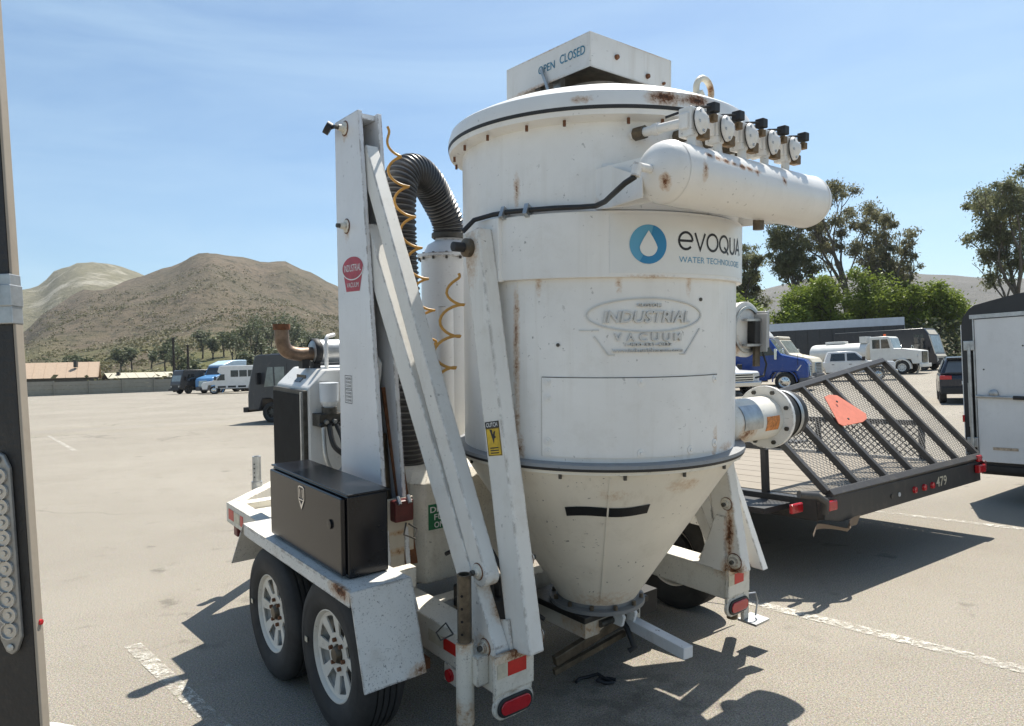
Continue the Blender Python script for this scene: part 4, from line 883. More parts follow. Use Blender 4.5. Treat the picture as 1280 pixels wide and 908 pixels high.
for k in range(3): leg_put(rect(-.03, -.043-.011*k, .03, -.038-.011*k), .0016).build('warning_line', M['ink'], lgl)
leg_put(ribbon([(-.047, -.072), (.047, -.072), (.047, .044), (-.047, .044)], .0025, True), .0016).build('warning_line', M['ink'], lgl)

# --- diesel tank with its sign
dz = MB(); ch = .05
prof = [(-.715, .72), (-.66, .645), (.25, .645), (.25, 1.1), (-.715, 1.1)]
for z0, z1, ins in ((.47, 1.02, 0), (1.02, 1.075, .05)):
    c_ = V((-.2, .87, 0)); lo = [V((x, y, z0)) for x, y in prof]; hi = [V((x+(.05 if x < 0 else -.05)*(ins > 0), y+(.05 if y < .9 else -.05)*(ins > 0), z1)) for x, y in prof]
    k = len(prof); dz.add(lo+hi, [tuple(reversed(range(k))), tuple(range(k, 2*k))]+[(i, (i+1) % k, k+(i+1) % k, k+i) for i in range(k)])
dt = dz.build('fuel_tank', M['whitelow'], T, bevel=.008)
MB().tube([(-.50, .80, 1.07), (-.50, .80, 1.11)], .045, 16).build('filler_cap', M['oilysteel'], dt, 40)
sgn = MB().box(-.645, .6415, .765, -.46, .6445, .905).build('fuel_sign', M['green'], dt)
for k, t in enumerate(('DIESEL', 'FUEL', 'ONLY')):
    w_ = (.165, .115, .115)[k]; on_y(text_mb(t, w_, .033, bold=.015), .640, -.5525, .876-.043*k).build('sign_lettering', M['vinyl'], sgn)

# --- engine, exhaust, filter bowl, silencer, corrugated hose
EW = paint('engine_white', (.70, .69, .66), .4, .2, chips=.4)
eg = MB(); eg.prism([(-.845, 1.775, .605), (.55, 1.775, .605), (.55, 1.775, 1.46), (.45, 1.775, 1.60), (-.72, 1.775, 1.60), (-.845, 1.775, 1.485)], (0, .56, 0))
en = eg.build('engine_cover', EW, T, bevel=.012)
rd = MB().box(-.875, 1.785, .61, -.846, 2.325, 1.47).build('radiator_frame', M['darksteel'], T, bevel=.004)
fins = MB()
for k in range(34): y = 1.81+k*.0148; fins.box(-.884, y, .64, -.8755, y+.006, 1.44)
tag(fins.build('radiator_fins', M['blackmatt'], rd), kind='stuff')
MB().box(-.890, 1.79, .62, -.8755, 1.81, 1.46).build('radiator_edge', M['steel'], rd)
MB().box(-.79, 1.95, 1.515, -.785, 2.10, 1.56).build('badge', M['black'], en)
on_b = MB().bar((-.80, 1.98, 1.53), (-.80, 2.08, 1.53), .05, .004, (-.7, 0, .75)).build('badge', M['black'], en)
MB().tube([(-.735, 1.70, 1.52), (-.735, 1.70, 1.40)], [.062, .060], 20).tube([(-.735, 1.70, 1.40), (-.735, 1.70, 1.36)], [.06, .035], 20).build('filter_bowl', paint('bowl_white', (.62, .66, .70), .3, .1), T, 40)
MB().tube([(-.735, 1.70, 1.36), (-.735, 1.70, 1.32)], .05, 14).box(-.82, 1.66, 1.24, -.66, 1.775, 1.32).build('filter_head', M['darksteel'], T, 40)
for k in range(6): MB().tube([(-.81+.03*k, 1.665, 1.255+.02*(k % 2)), (-.81+.03*k, 1.64, 1.25+.02*(k % 2))], .014, 8).build('fitting', M['steel'] if k % 2 else M['blackmatt'], T, 40)
def hs(pts, r, name='engine_hose', m='rubber'):
    P = [V(p) for p in pts]; out = []
    for i in range(len(P)-1):
        p0, p1, p2, p3 = P[max(0, i-1)], P[i], P[i+1], P[min(len(P)-1, i+2)]
        for k in range(8):
            t = k/8; out.append(.5*((2*p1)+(p2-p0)*t+(2*p0-5*p1+4*p2-p3)*t*t+(3*p1-p0-3*p2+p3)*t**3))
    out.append(P[-1]); return MB().tube(out, r, 10).build(name, M[m], T, 60)
hs([(-.80, 1.65, 1.24), (-.80, 1.62, 1.05), (-.74, 1.62, .94), (-.66, 1.64, 1.0), (-.67, 1.68, 1.2)], .014, m='steel')
hs([(-.76, 1.65, 1.25), (-.75, 1.60, 1.12), (-.66, 1.58, 1.02), (-.60, 1.6, .85)], .017)
hs([(-.71, 1.65, 1.25), (-.69, 1.61, 1.16), (-.68, 1.60, 1.08), (-.64, 1.60, .95)], .016)
MB().tube([(-.66, 1.90, 1.60), (-.66, 1.90, 1.80), (-.64, 1.92, 1.82), (-.58, 1.95, 1.83)], .014, 8).build('breather_pipe', M['white'], T, 60)
mf = MB().lathe([(0, -.70), (.07, -.70), (.082, -.69), (.082, -.05), (.07, -.04), (0, -.04)], 28, axis_mat((0, 2.05, 1.715), (1, 0, 0))).build('muffler', M['steel'], T, 40)
MB().lathe([(.083, -.70), (.090, -.69), (.090, -.66), (.083, -.65)], 28, axis_mat((0, 2.05, 1.715), (1, 0, 0))).build('muffler_band', M['blackmatt'], mf, 40)
hs([(-.70, 2.05, 1.70), (-.80, 2.05, 1.70), (-.875, 2.05, 1.725), (-.905, 2.05, 1.79), (-.908, 2.05, 1.90)], .048, 'exhaust_elbow', 'exhaust')
MB().lathe([(.049, 1.865), (.056, 1.868), (.057, 1.905), (.04, 1.905), (.04, 1.87)], 24, Matrix.Translation((-.908, 2.05, 0))).build('exhaust_rim', M['rust'], T, 40)
for x in (-.78, -.70): MB().box(x, 2.02, 1.60, x+.05, 2.09, 1.70).build('muffler_bracket', M['blackmatt'], T)
sl = MB().lathe([(0, .5), (.18, .5), (.18, 2.315), (.205, 2.318), (.205, 2.338), (.18, 2.34), (.14, 2.40), (.09, 2.43), (.085, 2.46), (0, 2.46)], 44, Matrix.Translation((-.12, 1.20, 0))).build('filter_vessel', M['mast'], T, 35)
for i in range(14): a = R(360/14*i); MB().tube([(-.12+.193*math.cos(a), 1.2+.193*math.sin(a), 2.30), (-.12+.193*math.cos(a), 1.2+.193*math.sin(a), 2.345)], .008, 6).build('vessel_bolt', M['darksteel'], sl)
MB().tube([(-.30, .98, .5), (-.30, .98, 2.0)], .05, 16).build('side_pipe', M['mast'], T, 40)
# corrugated hose
hp = [(-.55, 1.0, .95), (-.56, 1.0, 1.3), (-.575, 1.0, 1.9), (-.60, 1.0, 2.35), (-.60, 1.0, 2.62), (-.555, 1.02, 2.755), (-.45, 1.06, 2.80), (-.33, 1.12, 2.765), (-.22, 1.17, 2.67), (-.14, 1.19, 2.56), (-.12, 1.2, 2.46)]
P = [V(p) for p in hp]; fine = []
for i in range(len(P)-1):
    p0, p1, p2, p3 = P[max(0, i-1)], P[i], P[i+1], P[min(len(P)-1, i+2)]
    for k in range(60):
        t = k/60; fine.append(.5*((2*p1)+(p2-p0)*t+(2*p0-5*p1+4*p2-p3)*t*t+(3*p1-p0-3*p2+p3)*t**3))
path = [fine[0]]; acc = 0.0
for p, q in zip(fine, fine[1:]):
    acc += (q-p).length
    if acc >= .0052: path.append(q); acc = 0.0
ch_ = MB().tube(path, [(.104, .104, .095, .095)[i % 4] for i in range(len(path))], 32).build('corrugated_hose', M['hose'], T, 25)
ch_.data.materials.append(simple('hose_groove_grey', (.17, .17, .165), .5, 0, .2, 20))
for i_, pl_ in enumerate(ch_.data.polygons):
    if (i_//32) % 4 == 2 and i_ < (len(path)-1)*32: pl_.material_index = 1
MB().lathe([(.10, 2.44), (.112, 2.45), (.112, 2.475), (.10, 2.485)], 32, Matrix.Translation((-.12, 1.2, 0))).build('hose_clamp', M['darksteel'], T, 40)
MB().box(-.01, 1.16, 2.44, .03, 1.24, 2.48).build('clamp_screw', M['darksteel'], T)
# amber coiled air hose hanging between mast and hopper
def coil(a, b, sag, turns, amp0, amp1, name='coiled_air_hose'):
    a = V(a); b = V(b); pts = []; n_ = int(turns*16)
    for i in range(n_+1):
        t = i/n_; c_ = a.lerp(b, t)+V((0, 0, -sag*4*t*(1-t))); am = (amp0+(amp1-amp0)*t)*min(1, t*6, (1-t)*6+.15); th = 2*math.pi*turns*t
        pts.append(c_+V((math.cos(th)*am*.8, -math.cos(th)*am*.55, math.sin(th)*am*.5)))
    MB().tube(pts, .0072, 8).build(name, M['coil'], T, 60)
coil((-.775, .80, 2.95), (-.50, .80, 1.70), -.03, 7.5, .046, .06)
coil((-.72, .22, 2.13), (-.80, .26, 1.60), .0, 3.5, .05, .065)
# pipes, cables and clutter under the hopper
hs([(-.70, .30, .50), (-.58, .15, .62), (-.50, .22, .40), (-.38, .30, .42)], .014, 'control_cable')
hs([(-.68, .42, .70), (-.60, .20, .80), (-.52, .05, .55), (-.36, .02, .40)], .011, 'control_cable')
hs([(-.66, .35, .42), (-.55, .05, .36), (-.40, .10, .33)], .016, 'control_cable')
MB().box(-.62, .12, .40, -.35, .45, .52).build('valve_block', M['blackmatt'], T, bevel=.01)
MB().box(.25, .10, .16, .62, .44, .30).build('tray', M['blackmatt'], T, bevel=.006)
MB().box(-.4, 1.12, .46, .6, 1.75, 1.25).build('blower_housing', M['whitelow'], T, bevel=.03)

# ================================================================== neighbours in the lot
def car_wheel(par, x, y, r, w, rimm=None, src=[None, {}]):
    key = (round(r, 3), round(w, 3), rimm.name if rimm else '')
    mt = Matrix.Translation((x, y, r)) @ Matrix.Rotation(R(90) if y < 0 else R(-90), 4, 'X')
    if key in src[1]: return copy_tree(src[1][key], par, mt)
    o = MB().lathe([(r*.58, -w*.42), (r*.68, -w*.5), (r*.9, -w*.48), (r*.985, -w*.38), (r, 0), (r*.985, w*.38), (r*.9, w*.48), (r*.68, w*.5), (r*.58, w*.42)], 32).build('wheel', M['tyre'], par, 40)
    MB().lathe([(r*.60, w*.44), (r*.55, w*.40), (r*.50, w*.12), (r*.24, w*.2), (r*.22, w*.36), (0, w*.40)], 24).build('rim', rimm or M['chrome'], o, 30)
    m = MB()
    for k in range(8): a = R(45*k); m.lathe([(0, 0), (r*.055, 0), (r*.05, .015), (0, .015)], 6, Matrix.Translation((r*.37*math.cos(a), r*.37*math.sin(a), w*.17)))
    m.build('wheel_bolts', M['gap'], o)
    MB().lathe([(0, -w*.2), (r*.58, -w*.2)], 20).build('wheel_back', M['gap'], o)
    o.matrix_local = mt; src[1][key] = o; return o
def vpaint(name, c, rough=.28): return paint(name, c, rough, .2, (.3, .26, .2), .0, streak=.12, bump=.01)
def side_prism(prof, w, name, mat, par, bevel=.05):      # profile in (x, z), width w centred on y
    return MB().prism([(x, -w/2, z) for x, z in prof], (0, w, 0)).build(name, mat, par, 30, bevel)
def side_plate(quad, w, s, name, mat, par, off=.012):    # thin pane standing proud of one flank
    y = s*(w/2+off); return MB().prism([(x, y, z) for x, z in quad], (0, -s*off*1.5, 0)).build(name, mat, par)
def front_plate(p, q, w, name, mat, par, off=.014):       # pane across a sloping front segment p->q in (x, z)
    d = V((q[0]-p[0], 0, q[1]-p[1])).normalized(); n = V((d.z, 0, -d.x))
    if n.x < 0: n = -n
    a = V((p[0], 0, p[1]))+n*off; b = V((q[0], 0, q[1]))+n*off
    return MB().hexa([a+V((0, -w/2, 0)), a+V((0, w/2, 0)), a+V((0, w/2, 0))-n*.03, a+V((0, -w/2, 0))-n*.03], [b+V((0, -w/2, 0)), b+V((0, w/2, 0)), b+V((0, w/2, 0))-n*.03, b+V((0, -w/2, 0))-n*.03]).build(name, mat, par)
def vroot(name, label, cat, x, y, heading, group=None):
    return empty(name, label, cat, group, (x, y, gz(x, y)), R(heading))

# --- step vans (front wheel arch near x = L-1.6)
def step_van(name, label, x, y, hd, L, W, H, body, front, group=None, k=1.0):
    r = vroot(name, label, 'van', x, y, hd, group); o = -L+.9       # origin at the front wheel
    X = lambda v: v+o
    side_prism([(X(0), .55), (X(L-1.55), .55), (X(L-1.45), .95), (X(L-.65), .95), (X(L-.5), .5), (X(L), .5), (X(L), 1.1), (X(L-.12*k), 1.32), (X(L-.55*k), H-.55), (X(L-.85*k), H-.06), (X(L-.12-.88*k), H), (X(0), H)], W, 'body', body, r, .04)
    MB().box(X(.1), -W/2+.05, .42, X(L-1.5), W/2-.05, .56).build('skirt', M['blackmatt'], r)
    front_plate((X(L-.16*k), 1.42), (X(L-.52*k), H-.62), W*.86, 'windscreen', M['glasslite'], r)
    front_plate((X(L-.56*k), H-.52), (X(L-.82*k), H-.12), W*.8, 'sign_board', front, r)
    MB().box(X(L)-.02, -W/2+.2, .62, X(L)+.015, W/2-.2, 1.0).build('grille', M['blackmatt'], r)
    for s in (-1, 1):
        MB().lathe([(0, 0), (.11, 0), (.10, .03), (0, .04)], 16, axis_mat((X(L)+.01, s*(W/2-.28), .84), (1, 0, 0))).build('headlamp', M['headlamp'], r, 40)
        gw = M['glasslite'] if k < .45 else M['glass']  # paler glass colour stands in for sky light showing in the windows
        d = side_plate([(X(L-1.75), .6), (X(L-1.0), .98), (X(L-.85), H-.35), (X(L-1.75), H-.35)], W, s, 'door', body, r, .012)
        side_plate([(X(L-1.65), 1.45), (X(L-1.25), 1.42), (X(L-1.22), H-.5), (X(L-1.65), H-.5)], W+.03, s, 'window', gw, r)
        side_plate([(X(L-1.18), 1.42), (X(L-.75), 1.40), (X(L-.92), H-.5), (X(L-1.15), H-.5)], W+.03, s, 'window', gw, r)
        MB().box(X(L-.62), s*(W/2+.02), 1.5, X(L-.55), s*(W/2+.26), 1.95).build('mirror', M['blackmatt'], r)
        MB().box(X(.05), s*(W/2)-.004, .95, X(L-1.8), s*(W/2)+.014, 1.02).build('rub_rail', M['darksteel'], r)
        car_wheel(r, X(L-.98)-.02, s*(W/2-.16), .40, .26, M['darksteel']); car_wheel(r, X(1.5), s*(W/2-.16), .40, .26, M['darksteel'])
    front_plate((X(L), .66), (X(L), 1.08), W*.9, 'nose_panel', front, r, .008); front_plate((X(L), 1.12), (X(L-.12*k), 1.31), W*.92, 'nose_panel', front, r, .012)
    for s in (-1, 1): front_plate((X(L-.13*k), 1.34), (X(L-.54*k), H-.57), .12, 'screen_pillar', front, r, .02).location = (0, s*(W/2-.07), 0)
    MB().box(X(L), -W/2, .42, X(L)+.22, W/2, .62).build('bumper', M['blackmatt'], r, bevel=.02)
    MB().box(X(0)-.14, -W/2, .42, X(0), W/2, .6).build('bumper', M['blackmatt'], r)
    MB().box(X(L)-1.0, -W/2+.1, H, X(.1), W/2-.1, H+.03).build('roof_panel', front, r)
    return r
step_van('step_van', 'dark grey step van parked alone behind the radiator, facing left', -9.25, 28.2, 166, 6.8, 2.3, 2.66, vpaint('van_charcoal', (.052, .054, .06)), simple('van_roof_grey', (.2, .2, .2)), 'step vans in the lot', .4)
step_van('step_van', 'black step van with a beige sunlit nose, right of the white tank truck', 35.2, 58.6, -50, 8.4, 2.4, 3.5, vpaint('van_black', (.018, .018, .024)), simple('van_nose_sun_beige', (.5, .46, .38)), 'step vans in the lot')  # beige front colour stands in for sun glare on the black van
step_van('box_van', 'dark truck with a tall flat windscreen, leftmost of the far row', -37.4, 79.0, -128, 6.5, 2.3, 2.7, vpaint('truck_dark', (.03, .03, .032)), simple('truck_dark_roof', (.08, .08, .085)), None, .5)

# --- tractor units
def semi(name, label, x, y, hd, body, sleeper, top, roofh=3.95, wscreen='glasslite', group='tractor units'):
    r = vroot(name, label, 'truck', x, y, hd, group); W = 2.3        # origin at the front wheel
    side_prism([(-4.6, .65), (-.75, .65), (-.62, 1.05), (.55, 1.05), (.68, .6), (1.05, .6), (1.22, .75), (1.22, 1.45), (1.05, 1.72), (-.15, 2.02), (-.72, 2.92), (-.95, 3.05), (-4.6, 3.05)], W, 'cab', body, r, .09)
    MB().prism([(-.70, -W/2+.05, 2.98), (-.80, -W/2+.05, 3.2), (-1.35, -W/2+.07, roofh-.38), (-2.2, -W/2+.08, roofh-.08), (-3.4, -W/2+.1, roofh), (-4.55, -W/2+.1, roofh), (-4.55, -W/2+.05, 2.98)], (0, W-.1, 0)).build('roof_fairing', top, r, 30, .10)
    front_plate((-.20, 2.08), (-.70, 2.88), W*.86, 'windscreen', M[wscreen], r, .02)
    MB().prism([(1.235, -.62, .78), (1.235, .62, .78), (1.2, .55, 1.42), (1.2, -.55, 1.42)], (.05, 0, 0)).build('grille', M['chrome'], r, bevel=.02)
    for k in range(6): MB().box(1.262, -.56, .84+.09*k, 1.292, .56, .885+.09*k).build('grille_bar', M['darksteel'], r)
    MB().prism([(.75, -W/2-.01, .30), (1.15, -W/2-.01, .30), (1.38, -W/2+.35, .30), (1.38, W/2-.35, .30), (1.15, W/2+.01, .30), (.75, W/2+.01, .30)], (0, 0, .45)).build('bumper', simple('bumper_grey', (.10, .10, .105), .5), r, bevel=.05)
    for s in (-1, 1):
        m = MB(); m.prism([(.62, s*(W/2+.015), 1.12), (1.10, s*(W/2-.02), .98), (1.215, s*(W/2-.12), 1.02), (1.12, s*(W/2-.05), 1.34), (.85, s*(W/2+.01), 1.42)], (0, -s*.06, 0)); m.build('headlamp', M['headlamp'], r)
        d = side_plate([(-.66, .95), (-1.7, .95), (-1.7, 2.82), (-.78, 2.82), (-.36, 2.05), (-.62, 1.2)], W, s, 'door', body, r, .01)
        side_plate([(-.45, 2.02), (-1.55, 1.95), (-1.55, 2.72), (-.85, 2.72)], W+.02, s, 'window', M['glass'], r)
        side_plate([(-2.3, 2.1), (-2.9, 2.1), (-2.9, 2.6), (-2.3, 2.6)], W+.004, s, 'window', M['glass'], r)
        MB().box(-.46, s*(W/2+.12), 1.75, -.32, s*(W/2+.36), 2.35).build('mirror', M['chrome'], r, bevel=.03)
        side_plate([(-.9, .62), (-3.6, .62), (-3.6, .98), (-.9, .98)], W, s, 'side_skirt', body, r, .05)
        MB().tube([(-1.2, s*(W/2+.04), .55), (-3.4, s*(W/2+.04), .55)], .09, 12).build('step_rail', M['chrome'], r, 40)
        MB().lathe([(.60, -.01), (.66, -.03), (.66, .07), (.60, .07)], 28, axis_mat((0, s*(W/2-.02), .52), (0, s, 0)), 0, math.pi).build('wheel_arch', body, r, 40)
        car_wheel(r, 0, s*(W/2-.12), .52, .30, M['chrome'])
        for xx in (-5.0, -6.3): car_wheel(r, xx, s*(W/2-.22), .52, .55, M['steel'])
        MB().tube([(-4.75, s*.8, .9), (-4.75, s*.8, roofh-.1)], .08, 10).build('exhaust_stack', M['chrome'], r, 40)
    MB().box(-7.2, -.45, .65, -4.6, .45, .95).build('chassis', M['blackmatt'], r)
    MB().tube([(.7, -W/2-.02, 1.4), (.72, -W/2-.06, 2.0)], .012, 6).build('marker_rod', M['blackmatt'], r)
    return r
BL = vpaint('truck_blue', (.012, .055, .26), .2); WV = vpaint('truck_white', (.70, .70, .69), .3)
semi('semi_truck', 'bright blue tractor unit with white roof fairing right of the hopper', 15.45, 39.2, -28, BL, BL, WV, 4.3)
semi('semi_truck', 'beige tractor unit mostly hidden behind the blue one', 18.3, 44.6, -40, vpaint('truck_beige', (.62, .56, .45), .4), WV, vpaint('fairing_beige', (.62, .56, .45), .4), 3.45)
semi('semi_truck', 'blue and white tractor unit between the dark truck and the white bus', -34.2, 79.0, -110, vpaint('truck_sky_blue', (.10, .26, .50), .25), WV, vpaint('fairing_pale_blue', (.42, .55, .66), .3), 3.75, 'glass')

# --- pickups
def pickup(name, label, x, y, hd, body, group='white pickups'):
    r = vroot(name, label, 'pickup', x, y, hd, group); W = 2.0
    side_prism([(-4.9, .62), (-4.35, .60), (-4.25, .95), (-3.3, .95), (-3.2, .55), (-.62, .52), (-.52, .92), (.48, .92), (.6, .5), (.98, .48), (1.02, 1.12), (.9, 1.24), (-.55, 1.32), (-4.9, 1.30)], W, 'body', body, r, .06)
    cabp = [(-.55, 1.28), (-1.28, 1.93), (-1.6, 2.0), (-3.0, 1.98), (-3.25, 1.28)]
    k = len(cabp); m = MB(); lo = [V((p[0], -W/2+.02+.12*(p[1] > 1.5), p[1])) for p in cabp]; hi = [V((p[0], W/2-.02-.12*(p[1] > 1.5), p[1])) for p in cabp]
    m.add(lo+hi, [tuple(reversed(range(k))), tuple(range(k, 2*k))]+[(i, (i+1) % k, k+(i+1) % k, k+i) for i in range(k)]); m.build('cab', body, r, 30, .04)
    front_plate((-.64, 1.34), (-1.25, 1.88), W*.8, 'windscreen', M['glasslite'], r, .015)
    def pane(q, s):
        z0 = 1.28; P = [V((x_, s*(W/2-.005-.12*max(0, (z-1.28)/.70)), z)) for x_, z in q]; n = V((0, s, .17)).normalized()
        MB().add([p+n*.012 for p in P]+[p-n*.012 for p in P], [(0, 1, 2, 3), (7, 6, 5, 4), (0, 4, 5, 1), (1, 5, 6, 2), (2, 6, 7, 3), (3, 7, 4, 0)]).build('window', M['glass'], r)
    for s in (-1, 1):
        pane([(-.88, 1.36), (-1.85, 1.36), (-1.85, 1.86), (-1.36, 1.86)], s); pane([(-1.98, 1.36), (-2.9, 1.36), (-2.8, 1.86), (-1.98, 1.86)], s)
        side_plate([(-.72, .62), (-1.90, .62), (-1.90, 1.30), (-.72, 1.30)], W, s, 'door', body, r, .008); side_plate([(-1.94, .62), (-2.95, .62), (-2.95, 1.30), (-1.94, 1.30)], W, s, 'door', body, r, .008)
        for xx in (-1.75, -2.8): MB().box(xx, s*(W/2+.008), 1.1, xx+.16, s*(W/2+.03), 1.14).build('door_handle', M['blackmatt'], r)
        MB().box(-.95, s*(W/2+.02), 1.34, -.78, s*(W/2+.28), 1.62).build('mirror', M['blackmatt'], r, bevel=.02)
        MB().box(.80, s*(W/2-.42), .98, 1.03, s*(W/2-.03), 1.16).build('headlamp', M['headlamp'], r, bevel=.02)
        MB().lathe([(.46, -.01), (.52, -.02), (.52, .05), (.46, .05)], 24, axis_mat((0, s*(W/2-.02), .42), (0, s, 0)), 0, math.pi).build('wheel_arch', M['blackmatt'], r, 40)
        car_wheel(r, 0, s*(W/2-.13), .41, .27, M['chrome']); car_wheel(r, -3.78, s*(W/2-.13), .41, .27, M['chrome'])
    MB().box(.99, -.6, .72, 1.05, .6, 1.14).build('grille', M['chrome'], r, bevel=.02)
    for k_ in range(3): MB().box(1.045, -.54, .78+.12*k_, 1.065, .54, .84+.12*k_).build('grille_slot', M['gap'], r)
    MB().box(.92, -W/2, .46, 1.14, W/2, .70).build('bumper', M['chrome'], r, bevel=.04)
    MB().box(-5.05, -W/2, .5, -4.88, W/2, .68).build('bumper', M['chrome'], r, bevel=.03)
    return r
pickup('pickup_truck', 'white crew-cab pickup parked side-on behind the ramp trailer', 24.6, 47.0, -22, vpaint('pickup_white', (.72, .73, .74), .2))
pickup('pickup_truck', 'pickup with chrome grille peeking out at the hopper, in front of the blue truck', 11.5, 36.6, -72, vpaint('pickup_silver_white', (.70, .71, .72), .2))

# --- white tank truck
def tank_truck():
    r = vroot('tank_truck', 'white water tank truck with an amber beacon on its cab', 'truck', 30.6, 54.0, -46); W = 2.3; b = vpaint('tank_truck_white', (.70, .69, .65), .35)
    side_prism([(-2.3, .7), (-.75, .7), (-.65, 1.12), (.6, 1.12), (.7, .75), (1.25, .75), (1.25, 1.75), (.2, 1.95), (-.6, 1.98), (-.85, 2.85), (-1.0, 2.95), (-2.3, 2.95)], W*.92, 'cab', b, r, .06)
    front_plate((-.62, 2.04), (-.84, 2.80), W*.78, 'windscreen', M['glasslite'], r, .02)
    MB().box(1.24, -.62, .85, 1.30, .62, 1.7).build('grille', M['darksteel'], r)
    for k in range(7): MB().box(1.295, -.58, .9+.11*k, 1.32, .58, .945+.11*k).build('grille_bar', M['chrome'], r)
    MB().box(1.2, -W/2, .5, 1.42, W/2, .78).build('bumper', b, r, bevel=.03)
    for s in (-1, 1):
        MB().lathe([(.56, -.25), (.66, -.26), (.66, .04), (.56, .04)], 28, axis_mat((0, s*(W/2), .5), (0, s, 0)), R(-10), R(190)).build('mudguard', b, r, 40)
        MB().lathe([(0, 0), (.13, 0), (.12, .05), (0, .06)], 18, axis_mat((1.05, s*(W/2-.15), 1.35), (1, 0, 0))).build('headlamp', M['headlamp'], r, 40)
        side_plate([(-.82, 2.02), (-1.45, 2.02), (-1.45, 2.72), (-.98, 2.72)], W*.92, s, 'window', M['glass'], r); side_plate([(-1.55, 2.02), (-2.1, 2.02), (-2.1, 2.72), (-1.55, 2.72)], W*.92, s, 'window', M['glass'], r)
        MB().lathe([(.13, 0), (.17, 0), (.17, .03), (.13, .03)], 20, axis_mat((.05, s*(W/2+.15), 2.05), (1, -s*.2, 0))).build('mirror', M['chrome'], r, 40)
        car_wheel(r, 0, s*(W/2-.14), .5, .28, b); car_wheel(r, -5.4, s*(W/2-.25), .5, .5, b)
    m = MB(); m.lathe([(0, -7.1), (.95, -7.05), (1.0, -6.9), (1.0, -2.75), (.95, -2.6), (0, -2.55)], 32, axis_mat((0, 0, 1.75), (1, 0, 0))); t = m.build('water_tank', b, r, 40); t.scale = (1, 1.1, .8); t.location = (0, 0, .35)
    MB().box(-6.0, -.35, 2.55, -4.4, .35, 2.75).build('tank_hatch', b, r, bevel=.04); MB().box(-3.2, -.6, 2.5, -2.7, .6, 3.05).build('top_rack', b, r)
    MB().box(-7.2, -.5, .7, -2.2, .5, .98).build('chassis', M['blackmatt'], r)
    MB().lathe([(0, 0), (.11, 0), (.10, .18), (0, .20)], 14, Matrix.Translation((-1.5, 0, 2.97))).build('beacon', simple('amber_beacon', (.7, .12, .02), .2), r, 40)
tank_truck()

# --- long box trailer
def box_trailer():
    r = vroot('box_trailer', 'long dark-sided box trailer with a pale roof below the green trees', 'trailer', 37.2, 66.0, 155); W = 2.55
    bd = MB().box(0, -W/2, 1.15, 13.5, W/2, 4.0).build('body', vpaint('trailer_black', (.02, .02, .026)), r)
    MB().box(-.03, -W/2-.03, 4.0, 13.53, W/2+.03, 4.75).build('roof_band', vpaint('trailer_roof_pale', (.50, .55, .62), .35), r)
    for k in range(12): MB().box(.6+1.1*k, W/2, 1.2, .66+1.1*k, W/2+.03, 3.98).build('side_post', M['blackmatt'], r)
    MB().box(-.05, -W/2, 1.0, 13.5, W/2, 1.15).build('floor_rail', M['darksteel'], r)
    MB().box(-.06, -W/2+.05, 1.2, -.03, -.02, 3.95).build('door', M['steel'], r); MB().box(-.06, .02, 1.2, -.03, W/2-.05, 3.95).build('door', M['steel'], r)
    for s in (-1, 1):
        for xx in (1.5, 2.8): car_wheel(r, xx, s*(W/2-.25), .5, .5, M['steel'])
        MB().box(10.6, s*.9-.06, 0, 10.75, s*.9+.06, 1.1).build('landing_leg', M['darksteel'], r)
box_trailer()

